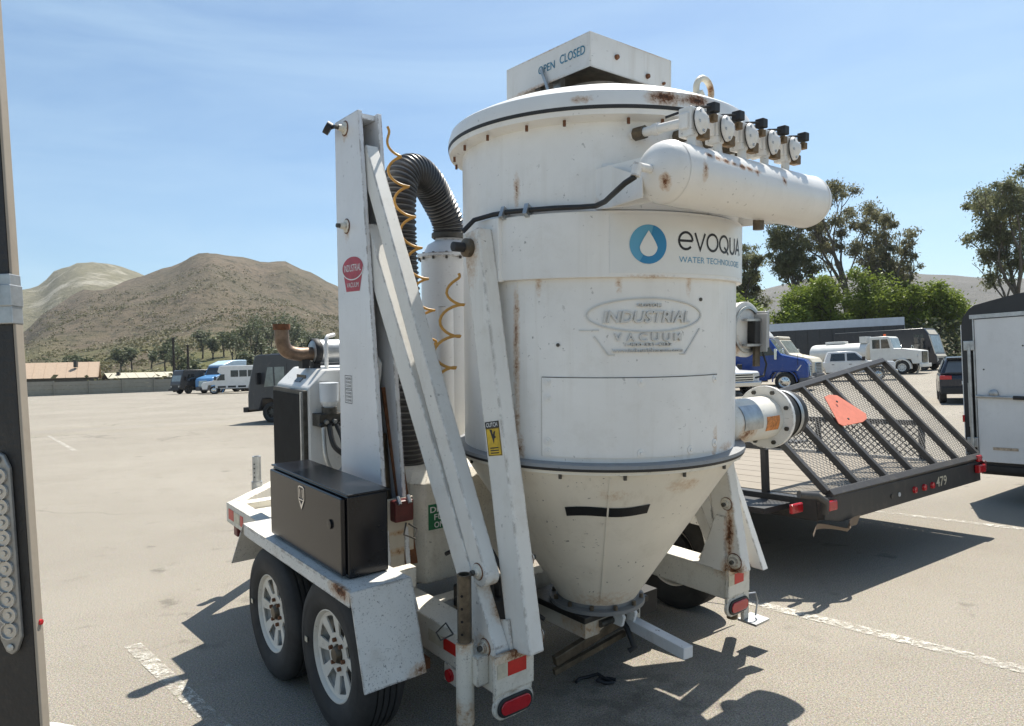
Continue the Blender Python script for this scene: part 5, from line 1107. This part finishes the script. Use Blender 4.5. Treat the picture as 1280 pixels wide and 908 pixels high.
# --- dark suv
def suv():
    r = vroot('suv', 'dark blue suv seen from behind beside the enclosed trailer', 'car', 16.5, 25.2, 60); W = 1.86; b = vpaint('suv_midnight', (.02, .026, .04), .15)
    side_prism([(-.85, .42), (-.48, .40), (-.42, .75), (.42, .75), (.5, .32), (2.3, .32), (2.38, .75), (3.15, .75), (3.25, .35), (3.6, .4), (3.66, .8), (3.3, .98), (2.35, 1.08), (-.8, 1.08), (-.92, .95), (-.9, .6)], W, 'body', b, r, .07)
    cabp = [(2.35, 1.06), (1.5, 1.62), (.9, 1.70), (-.35, 1.66), (-.6, 1.56), (-.88, 1.06)]
    k = len(cabp); m = MB(); lo = [V((p[0], -W/2+.02+.2*(p[1] > 1.3), p[1])) for p in cabp]; hi = [V((p[0], W/2-.02-.2*(p[1] > 1.3), p[1])) for p in cabp]
    m.add(lo+hi, [tuple(reversed(range(k))), tuple(range(k, 2*k))]+[(i, (i+1) % k, k+(i+1) % k, k+i) for i in range(k)]); m.build('cabin', b, r, 30, .05)
    a, bq = V((-.875, 0, 1.12)), V((-.62, 0, 1.53)); n = V((-.85, 0, .53))
    MB().hexa([a+V((0, -.75, 0))+n*.012, a+V((0, .75, 0))+n*.012, a+V((0, .75, 0))-n*.02, a+V((0, -.75, 0))-n*.02], [bq+V((0, -.62, 0))+n*.012, bq+V((0, .62, 0))+n*.012, bq+V((0, .62, 0))-n*.02, bq+V((0, -.62, 0))-n*.02]).build('rear_window', simple('rear_glass', (.10, .11, .12), .05, 0, .1, 2, 0, 60, .8), r)
    MB().box(-.72, -.68, 1.58, -.42, .68, 1.66).build('spoiler', M['black'], r, bevel=.02)
    for s in (-1, 1):
        MB().box(-.95, s*.55, .88, -.86, s*.92, 1.02).build('tail_lamp', M['redlens'], r, bevel=.02); MB().box(-.955, s*.5, .5, -.90, s*.8, .545).build('reflector', M['redlens'], r)
        for q in ([(-.45, 1.12), (.35, 1.12), (.35, 1.56), (-.28, 1.56)], [(.45, 1.12), (1.35, 1.12), (1.1, 1.58), (.45, 1.58)]):
            P = [V((x_, s*(W/2-.005-.2*max(0, (z-1.06)/.6)), z)) for x_, z in q]; nn = V((0, s, .3)).normalized()
            MB().add([p+nn*.012 for p in P]+[p-nn*.012 for p in P], [(0, 1, 2, 3), (7, 6, 5, 4), (0, 4, 5, 1), (1, 5, 6, 2), (2, 6, 7, 3), (3, 7, 4, 0)]).build('window', M['glass'], r)
        car_wheel(r, 0, s*(W/2-.11), .36, .24, M['steel']); car_wheel(r, 2.76, s*(W/2-.11), .36, .24, M['steel'])
        MB().tube([(-.95, s*.5, .40), (-.90, s*.5, .40)], .05, 10).build('tail_pipe', M['chrome'], r)
    MB().box(-.97, -.9, .36, -.88, .9, .62).build('bumper', M['blackmatt'], r, bevel=.03); MB().box(-.945, -.26, .70, -.925, .26, .82).build('number_plate', M['vinyl'], r)
suv()

# --- shuttle bus
def bus():
    r = vroot('shuttle_bus', 'white shuttle bus with dark side windows, right end of the far row', 'bus', -31.9, 74.6, 197); W = 2.4; b = vpaint('bus_white', (.72, .72, .70), .3)
    side_prism([(-6.2, .5), (-4.55, .5), (-4.45, .9), (-3.5, .9), (-3.4, .5), (-.62, .5), (-.5, .95), (.5, .95), (.62, .5), (1.15, .5), (1.2, 1.05), (1.05, 1.25), (.1, 1.4), (-.75, 2.05), (-.4, 2.3), (-.55, 2.85), (-.8, 2.95), (-6.2, 2.95)], W, 'body', b, r, .06)
    front_plate((.06, 1.46), (-.70, 2.02), W*.8, 'windscreen', M['glass'], r, .02); front_plate((-.42, 2.38), (-.54, 2.75), W*.75, 'destination_board', M['glass'], r, .015)
    for s in (-1, 1):
        for k in range(5): side_plate([(-5.9+.86*k, 1.75), (-5.14+.86*k, 1.75), (-5.14+.86*k, 2.45), (-5.9+.86*k, 2.45)], W, s, 'window', M['glass'], r)
        side_plate([(-.3, 1.42), (-1.1, 1.42), (-1.1, 2.05), (-.72, 2.05)], W, s, 'window', M['glass'], r); side_plate([(-.15, .6), (-1.15, .6), (-1.15, 1.38), (-.15, 1.38)], W, s, 'door', b, r, .008)
        for k in range(3): side_plate([(-3.2+1.0*k, .62), (-2.4+1.0*k, .62), (-2.4+1.0*k, .82), (-3.2+1.0*k, .82)], W, s, 'skirt_vent', M['blackmatt'], r)
        MB().box(-.25, s*(W/2+.05), 1.45, -.1, s*(W/2+.3), 1.85).build('mirror', M['blackmatt'], r); MB().box(.95, s*.7-.2, .85, 1.22, s*.7+.2, 1.05).build('headlamp', M['headlamp'], r)
        car_wheel(r, 0, s*(W/2-.14), .42, .28, M['chrome']); car_wheel(r, -4.0, s*(W/2-.2), .42, .4, M['chrome'])
    MB().box(1.17, -.65, .7, 1.24, .65, 1.06).build('grille', M['blackmatt'], r); MB().box(1.1, -W/2, .42, 1.38, W/2, .66).build('bumper', M['blackmatt'], r, bevel=.03)
bus()

# ================================================================== ramp trailer numbered 479
def ramp_trailer():
    u = V((.8125, .583, 0)).normalized(); f = V((-u.y, u.x, 0)); o = V((2.22, 5.04, 0)); W = 2.68
    mt = Matrix(((u.x, f.x, 0, o.x), (u.y, f.y, 0, o.y), (0, 0, 1, 0), (0, 0, 0, 1)))
    r = empty('ramp_trailer', 'black utility trailer with a raised mesh ramp gate and orange triangle', 'trailer', mat=mt)
    BK = paint('trailer_black_worn', (.028, .027, .027), .45, .5, (.16, .13, .10), .0, streak=.3, bump=.08); EDG = paint('ramp_grey_black', (.055, .052, .05), .5, .5, (.2, .17, .13), 0, bump=.1)
    bm_ = MB().prism([(.0, 0, .50), (.22, 0, .455), (W, 0, .475), (W, 0, .655), (.0, 0, .655)], (0, .06, 0)).build('rear_beam', BK, r, bevel=.006)
    for x in (0, W-.08): MB().box(x, .06, .48, x+.08, 5.6, .64).build('side_beam', BK, r, bevel=.005)
    # timber deck boards
    wd = paint('bleached_deck_timber', (.27, .235, .19), .9, .5, (.18, .14, .10), .3, streak=.2)
    nb = 9; bw = (W-.2)/nb
    for k in range(nb): MB().box(.1+k*bw+.006, .065, .60, .1+(k+1)*bw-.006, 5.55, .64).build('deck_board', wd, r)
    for y in (.9, 2.0, 3.1, 4.2, 5.3): MB().box(.081, y, .48, W-.081, y+.06, .598).build('cross_member', BK, r)
    # low side mesh rails and posts at the far side and front
    for x in (.03, W-.03):
        MB().bar((x, .5, 1.0), (x, 5.6, 1.0), .05, .05).build('side_rail', BK, r)
        for y in (.5, 1.6, 2.8, 4.0, 5.5): MB().bar((x, y, .64), (x, y, .976), .045, .045, (0, 1, 0)).build('rail_post', BK, r)
    MB().bar((0, 5.58, 1.0), (W, 5.58, 1.0), .05, .05).build('front_rail', BK, r)
    MB().bar((.4, 5.6, .55), (W/2, 7.0, .5), .1, .1).build('tongue', BK, r); MB().bar((W-.4, 5.6, .55), (W/2, 7.0, .5), .1, .1).build('tongue', BK, r)
    # ramp gate
    A = V((.10, .02, .672)); B = V((W+.03, .02, .695)); Cc = V((W-.02, .86, 1.635)); Dd = V((-.02, .62, 1.335))
    pt = lambda s, t: A.lerp(B, s).lerp(Dd.lerp(Cc, s), t)
    gn = (B-A).cross(Dd-A).normalized()
    MB().bar(A, B, .055, .055, gn).build('ramp_lower_bar', EDG, r, bevel=.004); MB().bar(Dd, Cc, .05, .05, gn).build('ramp_upper_bar', EDG, r, bevel=.004)
    for k in range(7):
        s = k/6; MB().bar(pt(s, .02), pt(s, .985), .045, .05, gn).build('ramp_bar', EDG, r, bevel=.004)
    # expanded metal mesh
    ms = MB(); nx, nz_ = 56, 22
    rib = lambda p, q: ms.bar(p, q, .0034, .003, gn)
    for j in range(nz_):
        for i in range(nx):
            s0, s1, s2 = i/nx, (i+.5)/nx, (i+1)/nx; t0, t1 = j/nz_, (j+.5)/nz_; t2 = (j+1)/nz_
            p0 = pt(s1, t0)-gn*.03; p1 = pt(s2, t1)-gn*.03; p2 = pt(s1, t2)-gn*.03; p3 = pt(s0, t1)-gn*.03
            rib(p0, p1); rib(p1, p2); rib(p2, p3); rib(p3, p0)
    tag(ms.build('ramp_mesh', paint('mesh_grey', (.20, .19, .175), .6, .4, (.2, .17, .12), 0), r), kind='stuff')
    # mesh skirt hanging along the far rail
    ms2 = MB()
    for x in (W-.03,):
        for j in range(5):
            for i in range(70):
                y0, y1, y2 = .5+i*.0729, .5+(i+.5)*.0729, .5+(i+1)*.0729; z0 = .66+j*.066; 
                for (ya, za, yb, zb) in ((y0, z0+.033, y1, z0), (y1, z0, y2, z0+.033), (y0, z0+.033, y1, z0+.066), (y1, z0+.066, y2, z0+.033)): ms2.bar((x, ya, za), (x, yb, zb), .008, .012, (1, 0, 0))
    tag(ms2.build('rail_mesh', BK, r), kind='stuff')
    # slow-vehicle triangle
    c = pt(.50, .66); e1 = (B-A).normalized(); e2 = (Dd-A); e2 = (e2-e1*e2.dot(e1)).normalized(); nf = -e1.cross(e2) if e1.cross(e2).y > 0 else e1.cross(e2)
    P3 = [V(p) for p in ((.993, .551, 1.335), (1.095, .564, 1.351), (1.203, .553, 1.339), (1.387, .397, 1.169), (1.333, .364, 1.131), (1.23, .346, 1.11), (.905, .339, 1.099), (.868, .359, 1.121))]
    tr = MB().prism(P3, nf*.006).build('warning_triangle', simple('faded_orange_reflector', (.64, .19, .12), .6, 0, .12, 14), r)
    for p in ((1.0, .36, 1.14), (1.08, .50, 1.28)): MB().lathe([(0, 0), (.012, 0), (.01, .006), (0, .008)], 8, axis_mat(V(p)+nf*.02, nf)).build('rivet', M['darksteel'], tr)
    # lamps on the beam
    for x in (1.36, 1.53, 1.68): MB().lathe([(0, 0), (.030, 0), (.026, .018), (0, .024)], 16, axis_mat((x, 0, .55), (0, -1, 0))).build('marker_lamp', M['redlens'], r, 40)
    for x in (.98, 1.10): MB().lathe([(0, 0), (.018, 0), (.018, .006), (0, .006)], 12, axis_mat((x, 0, .545), (0, -1, 0))).build('beam_plug', M['headlamp'] if x > 1 else M['darksteel'], r)
    MB().box(W-.14, -.05, .56, W+.0, -.002, .635).build('tail_lamp', M['redlens'], r, bevel=.01); MB().box(W-.10, -.03, .66, W-.02, .0, .72).build('tail_lamp', M['redlens'], r, bevel=.01)
    MB().box(W+.005, -.04, .58, W+.05, .05, .66).build('tail_lamp', M['maroon'], r, bevel=.01)
    MB().box(.02, -.025, .56, .14, -.001, .635).build('tail_lamp', M['redlens'], r, bevel=.01); MB().box(-.24, .10, .56, -.10, .13, .63).build('tail_lamp', M['redlens'], r, bevel=.01)
    on_beam = text_mb('479', .20, .085, bold=.01).map(lambda p: V((1.86+p.x, -.003, .565+p.y))).build('beam_number', M['whitetape'], r)
    # torn bumper strip at the near corner
    m = MB(); m.grid(lambda s, t: V((-.22+.62*s, -.04+.05*math.sin(s*9)-.03*t, .42+.05*t+.03*math.sin(s*6+t))), 14, 3); m.build('torn_strip', paint('torn_rubber', (.22, .17, .13), .9, .5), r, 60)
    MB().tube([(-.28, .02, .72), (-.15, -.03, .70), (-.02, -.02, .64), (.0, .0, .55)], .028, 10).build('bent_latch', EDG, r, 50)
    MB().tube([(-.45, .4, .60), (-.50, .3, .46), (-.62, .35, .36), (-.70, .5, .34)], .006, 6).build('wiring', M['redlens'], r)
    MB().box(-.36, .25, .56, -.03, 2.4, .60).build('mud_flap_arm', M['blackmatt'], r)
    for s, x in ((-1, -.13), (1, W+.13)):
        for y in (2.3, 3.1):
            q = axis_mat((x, y, .34), (s, 0, 0)); w_ = MB().lathe([(.19, -.09), (.30, -.1), (.33, -.07), (.34, 0), (.33, .07), (.30, .1), (.19, .09)], 32, q).build('wheel', M['tyre'], r, 40); MB().lathe([(.19, .07), (.1, .04), (0, .05)], 24, q).build('rim', M['steel'], w_, 40)
        MB().box(min(x-.13, x+.13), 1.9, .70, max(x-.13, x+.13), 3.5, .72).build('fender', BK, r)
ramp_trailer()

# ================================================================== enclosed white trailer at the right edge
def enclosed_trailer():
    u = V((.60, -.80, 0)); f = V((.80, .60, 0)); o = V((5.22, 8.05, 0)); W = 2.3; Lh = 5.5     # u along the rear face, f forward
    mt = Matrix(((u.x, f.x, 0, o.x), (u.y, f.y, 0, o.y), (0, 0, 1, 0), (0, 0, 0, 1)))
    r = empty('enclosed_trailer', 'white enclosed cargo trailer with black roof trim and a latch bar', 'trailer', mat=mt)
    wp = vpaint('enclosed_white', (.70, .70, .69), .35); bp = simple('black_trim', (.02, .02, .022), .4)
    top = lambda s: 2.10+.24*math.sin(math.pi*s)**.8 if 0 < s < 1 else 2.10
    prof = [(0, .42)]+[(0, 2.0), (.02, 2.10), (.08, 2.19)]+[(W*i/16, 2.20+.17*math.sin(math.pi*i/16)) for i in range(1, 16)]+[(W-.08, 2.19), (W-.02, 2.10), (W, 2.0), (W, .42)]
    MB().prism([(x, .02, z) for x, z in prof], (0, Lh, 0)).build('body', bp, r, 30, .01)
    fr = MB().prism([(x, -.03, z) for x, z in prof], (0, .05, 0)).build('rear_frame', bp, r, 30)
    MB().box(.14, -.055, .46, W-.14, -.031, 2.07).build('ramp_door', wp, r, bevel=.006)
    MB().bar((.10, -.05, 2.10), (W-.10, -.05, 2.10), .04, .045).build('header_trim', M['steel'], r)
    MB().box(.125, -.062, .45, .139, -.03, 2.08).build('door_edge', M['steel'], r)
    for s in (0, 1): MB().box(-.008 if s == 0 else W, -.03, .42, .0 if s == 0 else W+.008, Lh, 2.02).build('side_panel', wp, r)
    for z in (.62, 1.72): MB().box(.03, -.075, z, .14, -.031, z+.11).build('hinge', M['steel'], r, bevel=.006)
    MB().tube([(.085, -.07, .6), (.085, -.07, 1.8)], .018, 10).build('lock_rod', M['steel'], r, 40)
    MB().box(.055, -.06, .85, .075, -.035, 1.35).build('seal_strip', M['steel'], r)
    lt = MB().tube([(.14, -.08, 1.20), (.52, -.08, 1.185)], .016, 10).build('latch_bar', M['steel'], r, 40)
    MB().tube([(.50, -.08, 1.185), (.62, -.08, 1.18)], .022, 10).build('latch_grip', M['rubber'], lt, 40)
    MB().lathe([(0, 0), (.045, 0), (.045, .02), (.03, .03), (0, .03)], 18, axis_mat((.31, -.058, 1.23), (0, -1, 0))).build('latch_plate', M['steel'], lt, 40)
    MB().box(.28, -.062, .60, .52, -.057, .63).build('scuffed_decal', simple('scuffed_decal', (.42, .33, .24), .8, 0, .5, 40), r)
    for k, (x, z) in enumerate(((.6, 1.75), (.62, 1.05), (1.1, 1.9), (.61, 1.45), (.62, .75), (.22, 1.5), (1.6, 1.3))): MB().lathe([(0, 0), (.009, 0), (.009, .004), (0, .004)], 8, axis_mat((x, -.056, z), (0, -1, 0))).build('rivet', M['darksteel'], r)
    MB().box(0, -.05, .36, W, .06, .42).build('rear_sill', M['blackmatt'], r); MB().box(.1, .1, .30, W-.1, Lh-.2, .40).build('chassis', M['blackmatt'], r)
    for x, s in ((.02, -1), (W-.02, 1)):
        for y in (2.4, 3.25):
            q = axis_mat((x-s*.12, y, .34), (s, 0, 0)); w_ = MB().lathe([(.19, -.09), (.30, -.1), (.33, -.07), (.34, 0), (.33, .07), (.30, .1), (.19, .09)], 32, q).build('wheel', M['tyre'], r, 40); MB().lathe([(.19, .07), (.1, .04), (0, .05)], 24, q).build('rim', M['steel'], w_, 40)
    MB().box(-.02, -.04, .9, .0, -.03, .98).build('side_marker', M['redlens'], r)
enclosed_trailer()

# ================================================================== door post of the trailer beside the camera
def near_post():
    r = empty('trailer_door_post', 'black steel door post with a strip lamp at the left edge', 'door post', loc=(-1.12, 1.6, 0))
    a = V((.015, 0, -.0)); 
    # the post leans a little, as the trailer does
    px = lambda z: .0574-.0441*z
    bk = paint('post_black', (.022, .02, .019), .5, .5, (.10, .08, .06), 0, bump=.3); tn = paint('post_bare_edge', (.34, .29, .23), .6, .4, (.15, .11, .08), .3)
    def col_(x0, x1, y0, y1, z0, z1, name, m):
        MB().hexa([(px(z0)+x0, y0, z0), (px(z0)+x1, y0, z0), (px(z0)+x1, y1, z0), (px(z0)+x0, y1, z0)], [(px(z1)+x0, y0, z1), (px(z1)+x1, y0, z1), (px(z1)+x1, y1, z1), (px(z1)+x0, y1, z1)]).build(name, m, r, bevel=.002)
    col_(-.30, -.005, 0, .022, .25, 2.7, 'post', bk); col_(-.0045, .002, .0, .026, .25, 2.7, 'edge_strip', tn)
    col_(-.16, .003, -.010, .027, 1.79, 1.905, 'hinge_plate', M['steel']); col_(-.16, .005, -.014, .028, 1.83, 1.88, 'hinge_knuckle', M['steel'])
    # strip lamp
    c0, c1 = V((px(1.075)-.048, -.001, 1.075)), V((px(1.46)-.050, -.001, 1.46)); d = (c1-c0).normalized(); n = V((d.z, 0, -d.x))
    hw = .024; poly = [c0-n*hw, c0-d*.03-n*.012, c0-d*.038, c0-d*.03+n*.012, c0+n*hw, c1+n*hw, c1+d*.03+n*.012, c1+d*.038, c1+d*.03-n*.012, c1-n*hw]
    lm = MB().prism(poly, (0, -.012, 0)).build('strip_lamp', simple('lamp_housing', (.30, .29, .27), .35, .4, .2, 40), r, bevel=.003)
    for k in range(11):
        c = c0.lerp(c1, (k+.5)/11)+V((0, -.012, 0)); MB().lathe([(.0, .004), (.006, .005), (.007, .001), (.016, .001), (.017, .006), (.019, .006), (.019, 0)], 18, axis_mat(c, (0, -1, 0))).build('lamp_cell', simple('lamp_cell', (.5, .49, .46), .15, .5, .1) if k == 0 else bpy.data.materials['lamp_cell'], lm, 30)
    for c in (c0-d*.02, c1+d*.02): MB().lathe([(0, .014), (.008, .014), (.008, .016), (0, .018)], 10, axis_mat(c, (0, -1, 0))).build('lamp_screw', M['steel'], lm)
    MB().box(-.40, .0, .2, .10, .12, .26).build('sill', bk, r)
    MB().lathe([(0, 0), (.007, 0), (.006, .005), (0, .006)], 14, axis_mat((px(1.1)+.001, .016, 1.10), (1, 0, 0))).build('side_marker', M['redlens'], r, 40)
    # white mudguard further along
    MB().grid(lambda s, t: V((-.62+.20*t-.04*s, .5+.6*s, .10+.36*math.sin(math.pi*(.12+.76*s))**.5-.06*t*t)), 16, 4).build('mudguard', vpaint('mudguard_white', (.72, .72, .7)), r, 60)
near_post()

# a dropped strap under the hopper
st = [(-.02, .01, .009), (.0, .045, .010), (.05, .06, .012), (.10, .05, .03), (.14, .02, .012), (.17, -.01, .009), (.13, -.02, .010), (.09, .0, .02), (.10, .03, .012), (.15, .04, .010), (.19, .02, .009)]
tag(MB().tube(st, .009, 8).build('dropped_strap', M['rubber'], None, 60, loc=(.30, 3.66, 0)), 'small curled black strap lying on the asphalt under the hopper', 'strap')

# ================================================================== trees
def leaf_mat(name, c, var=.35, rough=.6, trans=.25):
    m, N, Lk, b = new_mat(name); b.inputs['Roughness'].default_value = rough; b.inputs['Specular IOR Level'].default_value = .3
    t = N.new('ShaderNodeTexCoord'); n = N.new('ShaderNodeTexNoise'); n.inputs['Scale'].default_value = 1.1; n.inputs['Detail'].default_value = 6; n.inputs['Roughness'].default_value = .75; Lk.new(t.outputs['Object'], n.inputs['Vector'])
    r = N.new('ShaderNodeValToRGB'); r.color_ramp.elements[0].position = .32; r.color_ramp.elements[1].position = .68
    r.color_ramp.elements[0].color = (*[x*(1-var) for x in c], 1); r.color_ramp.elements[1].color = (c[0]*(1+var*1.2), c[1]*(1+var), c[2]*(1+var*.6), 1)
    Lk.new(n.outputs['Fac'], r.inputs['Fac']); Lk.new(r.outputs['Color'], b.inputs['Base Color'])
    tr = N.new('ShaderNodeBsdfTranslucent'); Lk.new(r.outputs['Color'], tr.inputs['Color']); mx = N.new('ShaderNodeMixShader'); mx.inputs['Fac'].default_value = trans
    out = N['Material Output']; Lk.new(b.outputs['BSDF'], mx.inputs[1]); Lk.new(tr.outputs['BSDF'], mx.inputs[2]); Lk.new(mx.outputs['Shader'], out.inputs['Surface'])
    return m
M['euc'] = leaf_mat('eucalyptus_leaves', (.165, .18, .10), .35, .6, .5); M['euc2'] = leaf_mat('eucalyptus_brown_leaves', (.175, .175, .105), .35, .6, .5)
M['bright'] = leaf_mat('fresh_green_leaves', (.175, .235, .042), .4, .5, .42); M['hilltree'] = leaf_mat('grey_green_leaves', (.115, .135, .075)); M['scrub'] = leaf_mat('dry_scrub_leaves', (.13, .125, .062), .5)
M['bark'] = simple('grey_bark', (.13, .11, .09), .9, 0, .35, 3); M['darkbark'] = simple('dark_bark', (.05, .04, .032), .9, 0, .35, 3)

def leaves(pts, rnd, size, droop, mat, name, parent, aspect=2.4):
    vs = []; fs = []
    for (p, k, sp) in pts:
        for _ in range(k):
            g = V((rnd.gauss(0, 1), rnd.gauss(0, 1), rnd.gauss(0, .8)))*sp; c = p+g
            a = rnd.uniform(0, 6.283); el = rnd.uniform(-1, .6) if not droop else rnd.uniform(-1.4, -.1)
            d = V((math.cos(a)*math.cos(el), math.sin(a)*math.cos(el), math.sin(el))); q = d.cross(V((rnd.uniform(-1, 1), rnd.uniform(-1, 1), rnd.uniform(-1, 1))))
            if q.length < 1e-3: continue
            q.normalize(); L_ = size*rnd.uniform(.6, 1.4); w = L_/aspect
            b = len(vs); vs += [tuple(c), tuple(c+d*L_*.5+q*w*.5), tuple(c+d*L_), tuple(c+d*L_*.5-q*w*.5)]; fs.append((b, b+1, b+2, b+3))
    me = bpy.data.meshes.new(name); me.from_pydata(vs, [], fs); me.materials.append(mat); o = bpy.data.objects.new(name, me); col.objects.link(o); o.parent = parent; return o

def tree(name, label, x, y, z0, h, spread, seed, leafm, barkm, nleaf, lsize, style='euc', lean=0.0, trunk=.3, group=None, fork=.35):
    rnd = random.Random(seed); root = empty(name, label, 'tree', group, (x, y, z0)); mb = MB(); tips = []
    def grow(p, d, L_, r, lev):
        n = 4; pts = [p]; dd = d.copy()
        for i in range(n):
            dd = (dd+V((rnd.uniform(-.2, .2), rnd.uniform(-.2, .2), rnd.uniform(-.05, .14)))*(.5+.35*lev)).normalized(); p = p+dd*L_/n; pts.append(p)
        mb.tube(pts, [r*(1-.45*i/n) for i in range(n+1)], 6 if lev < 2 else 4, False)
        if lev >= (4 if style == 'euc' else 3) or L_ < h*.025: tips.append(p); return
        if lev >= (3 if style == 'euc' else 2): tips.append(pts[2])
        k = rnd.choice((2, 3, 3) if style != 'euc' else (1, 2, 2)) if lev else rnd.choice((3, 4))
        for j in range(k):
            a = rnd.uniform(0, 6.283); sp = rnd.uniform(.35, .95)*(1.15 if style == 'round' else .85); side = V((math.cos(a), math.sin(a), 0))*sp
            nd = (dd*.8+side*spread+V((0, 0, .25 if style == 'euc' else .1))).normalized()
            grow(pts[rnd.choice((2, 3, 4))] if lev else pts[rnd.choice((2, 3, 4))], nd, L_*rnd.uniform(.55, .85), r*(.5 if style != 'euc' else .6), lev+1)
        grow(p, (dd+V((rnd.uniform(-.3, .3), rnd.uniform(-.3, .3), .3))).normalized(), L_*.7, r*(.52 if style != 'euc' else .62), lev+1)
    grow(V((0, 0, 0)), V((lean, 0, 1)).normalized(), h*fork, trunk, 0)
    zt = max(t.z for t in tips); s = h/max(zt*1.04, .1)
    mb.v = [(v[0]*s, v[1]*s, v[2]*s) for v in mb.v]; tips = [t*s for t in tips]
    mb.build('trunk', barkm, root, 60)
    if style == 'euc': tips = [t for t in tips if rnd.random() < .9]
    k = max(3, int(nleaf/max(1, len(tips))))
    leaves([(t, int(k*rnd.uniform(.4, 1.6)), h*(rnd.uniform(.028, .062) if style == 'round' else rnd.uniform(.009, .024))) for t in tips], rnd, lsize, style == 'euc', leafm, 'crown', root)
    return root
G1 = 'tall eucalyptus trees beyond the lot'; G2 = 'bright green trees beyond the trailers'; G3 = 'trees on the hillside'
for i, (x, y, h, sp, sd, lean, n, lab) in enumerate((
        (36.5, 86, 21.5, .75, 11, -.04, 9000, 'dark eucalyptus rising just right of the air reservoir'),
        (41.0, 85, 23.5, .75, 5, .05, 10000, 'tallest open-crowned eucalyptus in the clump behind the green trees'),
        (30.0, 90, 17.0, .8, 23, .0, 7000, 'lower dark eucalyptus showing under the air reservoir'),
        (46.0, 89, 19.0, .6, 8, .22, 1800, 'thin sparse eucalyptus leaning right of the main clump'),
        (58.2, 79, 23.5, .75, 31, -.06, 12000, 'big eucalyptus at the right edge above the enclosed trailer'),
        (47.8, 80, 16.0, .8, 43, -.45, 5000, 'eucalyptus leaning left between the main clump and the right edge one'))):
    tree('eucalyptus_tree', lab, x, y, gz(x, y)-.3, h, sp, sd, M['euc'] if i % 2 == 0 else M['euc2'], M['bark'] if i != 2 else M['darkbark'], int(n*1.7), .34, 'euc', lean, .40, G1)
for i, (x, y, h, sd) in enumerate(((27.0, 78, 8.2, 1), (31.0, 77, 9.4, 2), (35.0, 78, 10.2, 3), (38.8, 77, 11.0, 4), (42.6, 78, 9.6, 6), (47.0, 76, 9.2, 7), (24.0, 80, 9.5, 9), (52.5, 82, 8.0, 12), (33.0, 82, 9.0, 14), (45.0, 82, 8.6, 15))):
    lab = ['low green tree at the left end of the bright row', 'bright green tree second from the left of the row', 'bright green tree third from the left of the row', 'tallest bright green tree in the row behind the box trailer', 'bright green tree just right of the tallest', 'rounded green tree right of the gap to the far hill', 'dark green tree half hidden by the hopper', 'small green tree behind the enclosed trailer roof', 'green tree set back in the gap between the second and third bright ones', 'green tree set back between the tallest bright tree and the rounded one'][i]
    tree('green_tree', lab, x, y, gz(x, y)-.3, h, 1.0, 100+sd, M['bright'], M['darkbark'], 11000, .36, 'round', 0, .18, G2, .22)

# hillside trees: (azimuth, distance, height)
HT = [(-.600, 205, 11), (-.585, 215, 12), (-.575, 190, 9), (-.562, 225, 13), (-.550, 200, 12), (-.540, 210, 8), (-.512, 250, 12), (-.500, 255, 11), (-.478, 245, 9), (-.462, 230, 13), (-.452, 262, 11), (-.448, 190, 14),
      (-.418, 250, 15), (-.405, 245, 12), (-.392, 250, 13), (-.380, 210, 15), (-.368, 225, 16), (-.356, 215, 17), (-.345, 235, 18), (-.332, 225, 19), (-.318, 240, 19), (-.305, 230, 17), (-.292, 270, 14), (-.285, 300, 13), (-.272, 305, 14), (-.262, 300, 12), (-.25, 290, 13), (-.235, 280, 13), (-.365, 175, 9), (-.33, 180, 10), (-.30, 190, 12), (-.43, 170, 9)]
def pos_word(a):
    return a
ORD = ['first', 'second', 'third', 'fourth', 'fifth', 'sixth', 'seventh', 'eighth', 'ninth', 'tenth']
HT.sort()
for i, (a, d, h) in enumerate(HT):
    ht_label = 'grey-green hillside tree, %s from the left %s' % ((ORD[i % 10], ('in the clump over the shed', 'in the middle over the wall', 'in the clump over the trucks', 'at the right end by the exhaust')[i // 10]))
    x, y = d*math.sin(a), d*math.cos(a)
    tree('hillside_tree', ht_label, x, y, hill_z(x, y, a, d)-.3, h*(.82 if -.39 < a < -.29 else .66), .7, 300+i, M['hilltree'], M['darkbark'], 700, .9, 'round', 0, .25, G3, .32)
# brush: uncountable
rnd = random.Random(77); pts = []
for i in range(9500):
    a = rnd.uniform(-.66, -.15); d = 135+rnd.random()**1.5*520
    x, y = d*math.sin(a), d*math.cos(a); dens = mnoise.noise((x*.025, y*.025, 0))
    if dens < rnd.uniform(-.45, .25): continue
    pts.append((V((x, y, hill_z(x, y, a, d)+.4)), 9, rnd.uniform(.5, 1.3)))
tag(leaves(pts, rnd, 1.1, False, M['scrub'], 'hillside_brush', None, 1.5), 'low dry brush covering the foot of the brown hill', 'brush', kind='stuff')
pts = []
for i in range(420):
    a = rnd.uniform(.22, .78); d = rnd.uniform(84, 96); x, y = d*math.sin(a), d*math.cos(a)
    pts.append((V((x, y, gz(x, y)+rnd.uniform(.2, 4.6))), 30, rnd.uniform(.5, 1.1)))
tag(leaves(pts, rnd, .45, False, M['hilltree'], 'undergrowth', None, 1.8), 'dark undergrowth at the foot of the trees on the right', 'brush', kind='stuff')

# ================================================================== thin summer haze
hz = MB().box(-2300, -2300, -1.6, 2300, 2300, 262).build('haze', None)
tag(hz, 'thin pale summer haze over the whole lot and hills', 'haze', kind='stuff')
hm_ = bpy.data.materials.new('haze'); hm_.use_nodes = True; hn = hm_.node_tree.nodes; hn.clear()
pv = hn.new('ShaderNodeVolumePrincipled'); pv.inputs['Color'].default_value = (.80, .86, .95, 1); pv.inputs['Density'].default_value = .00012; pv.inputs['Anisotropy'].default_value = .25
ho = hn.new('ShaderNodeOutputMaterial'); hm_.node_tree.links.new(pv.outputs['Volume'], ho.inputs['Volume']); hz.data.materials.append(hm_)
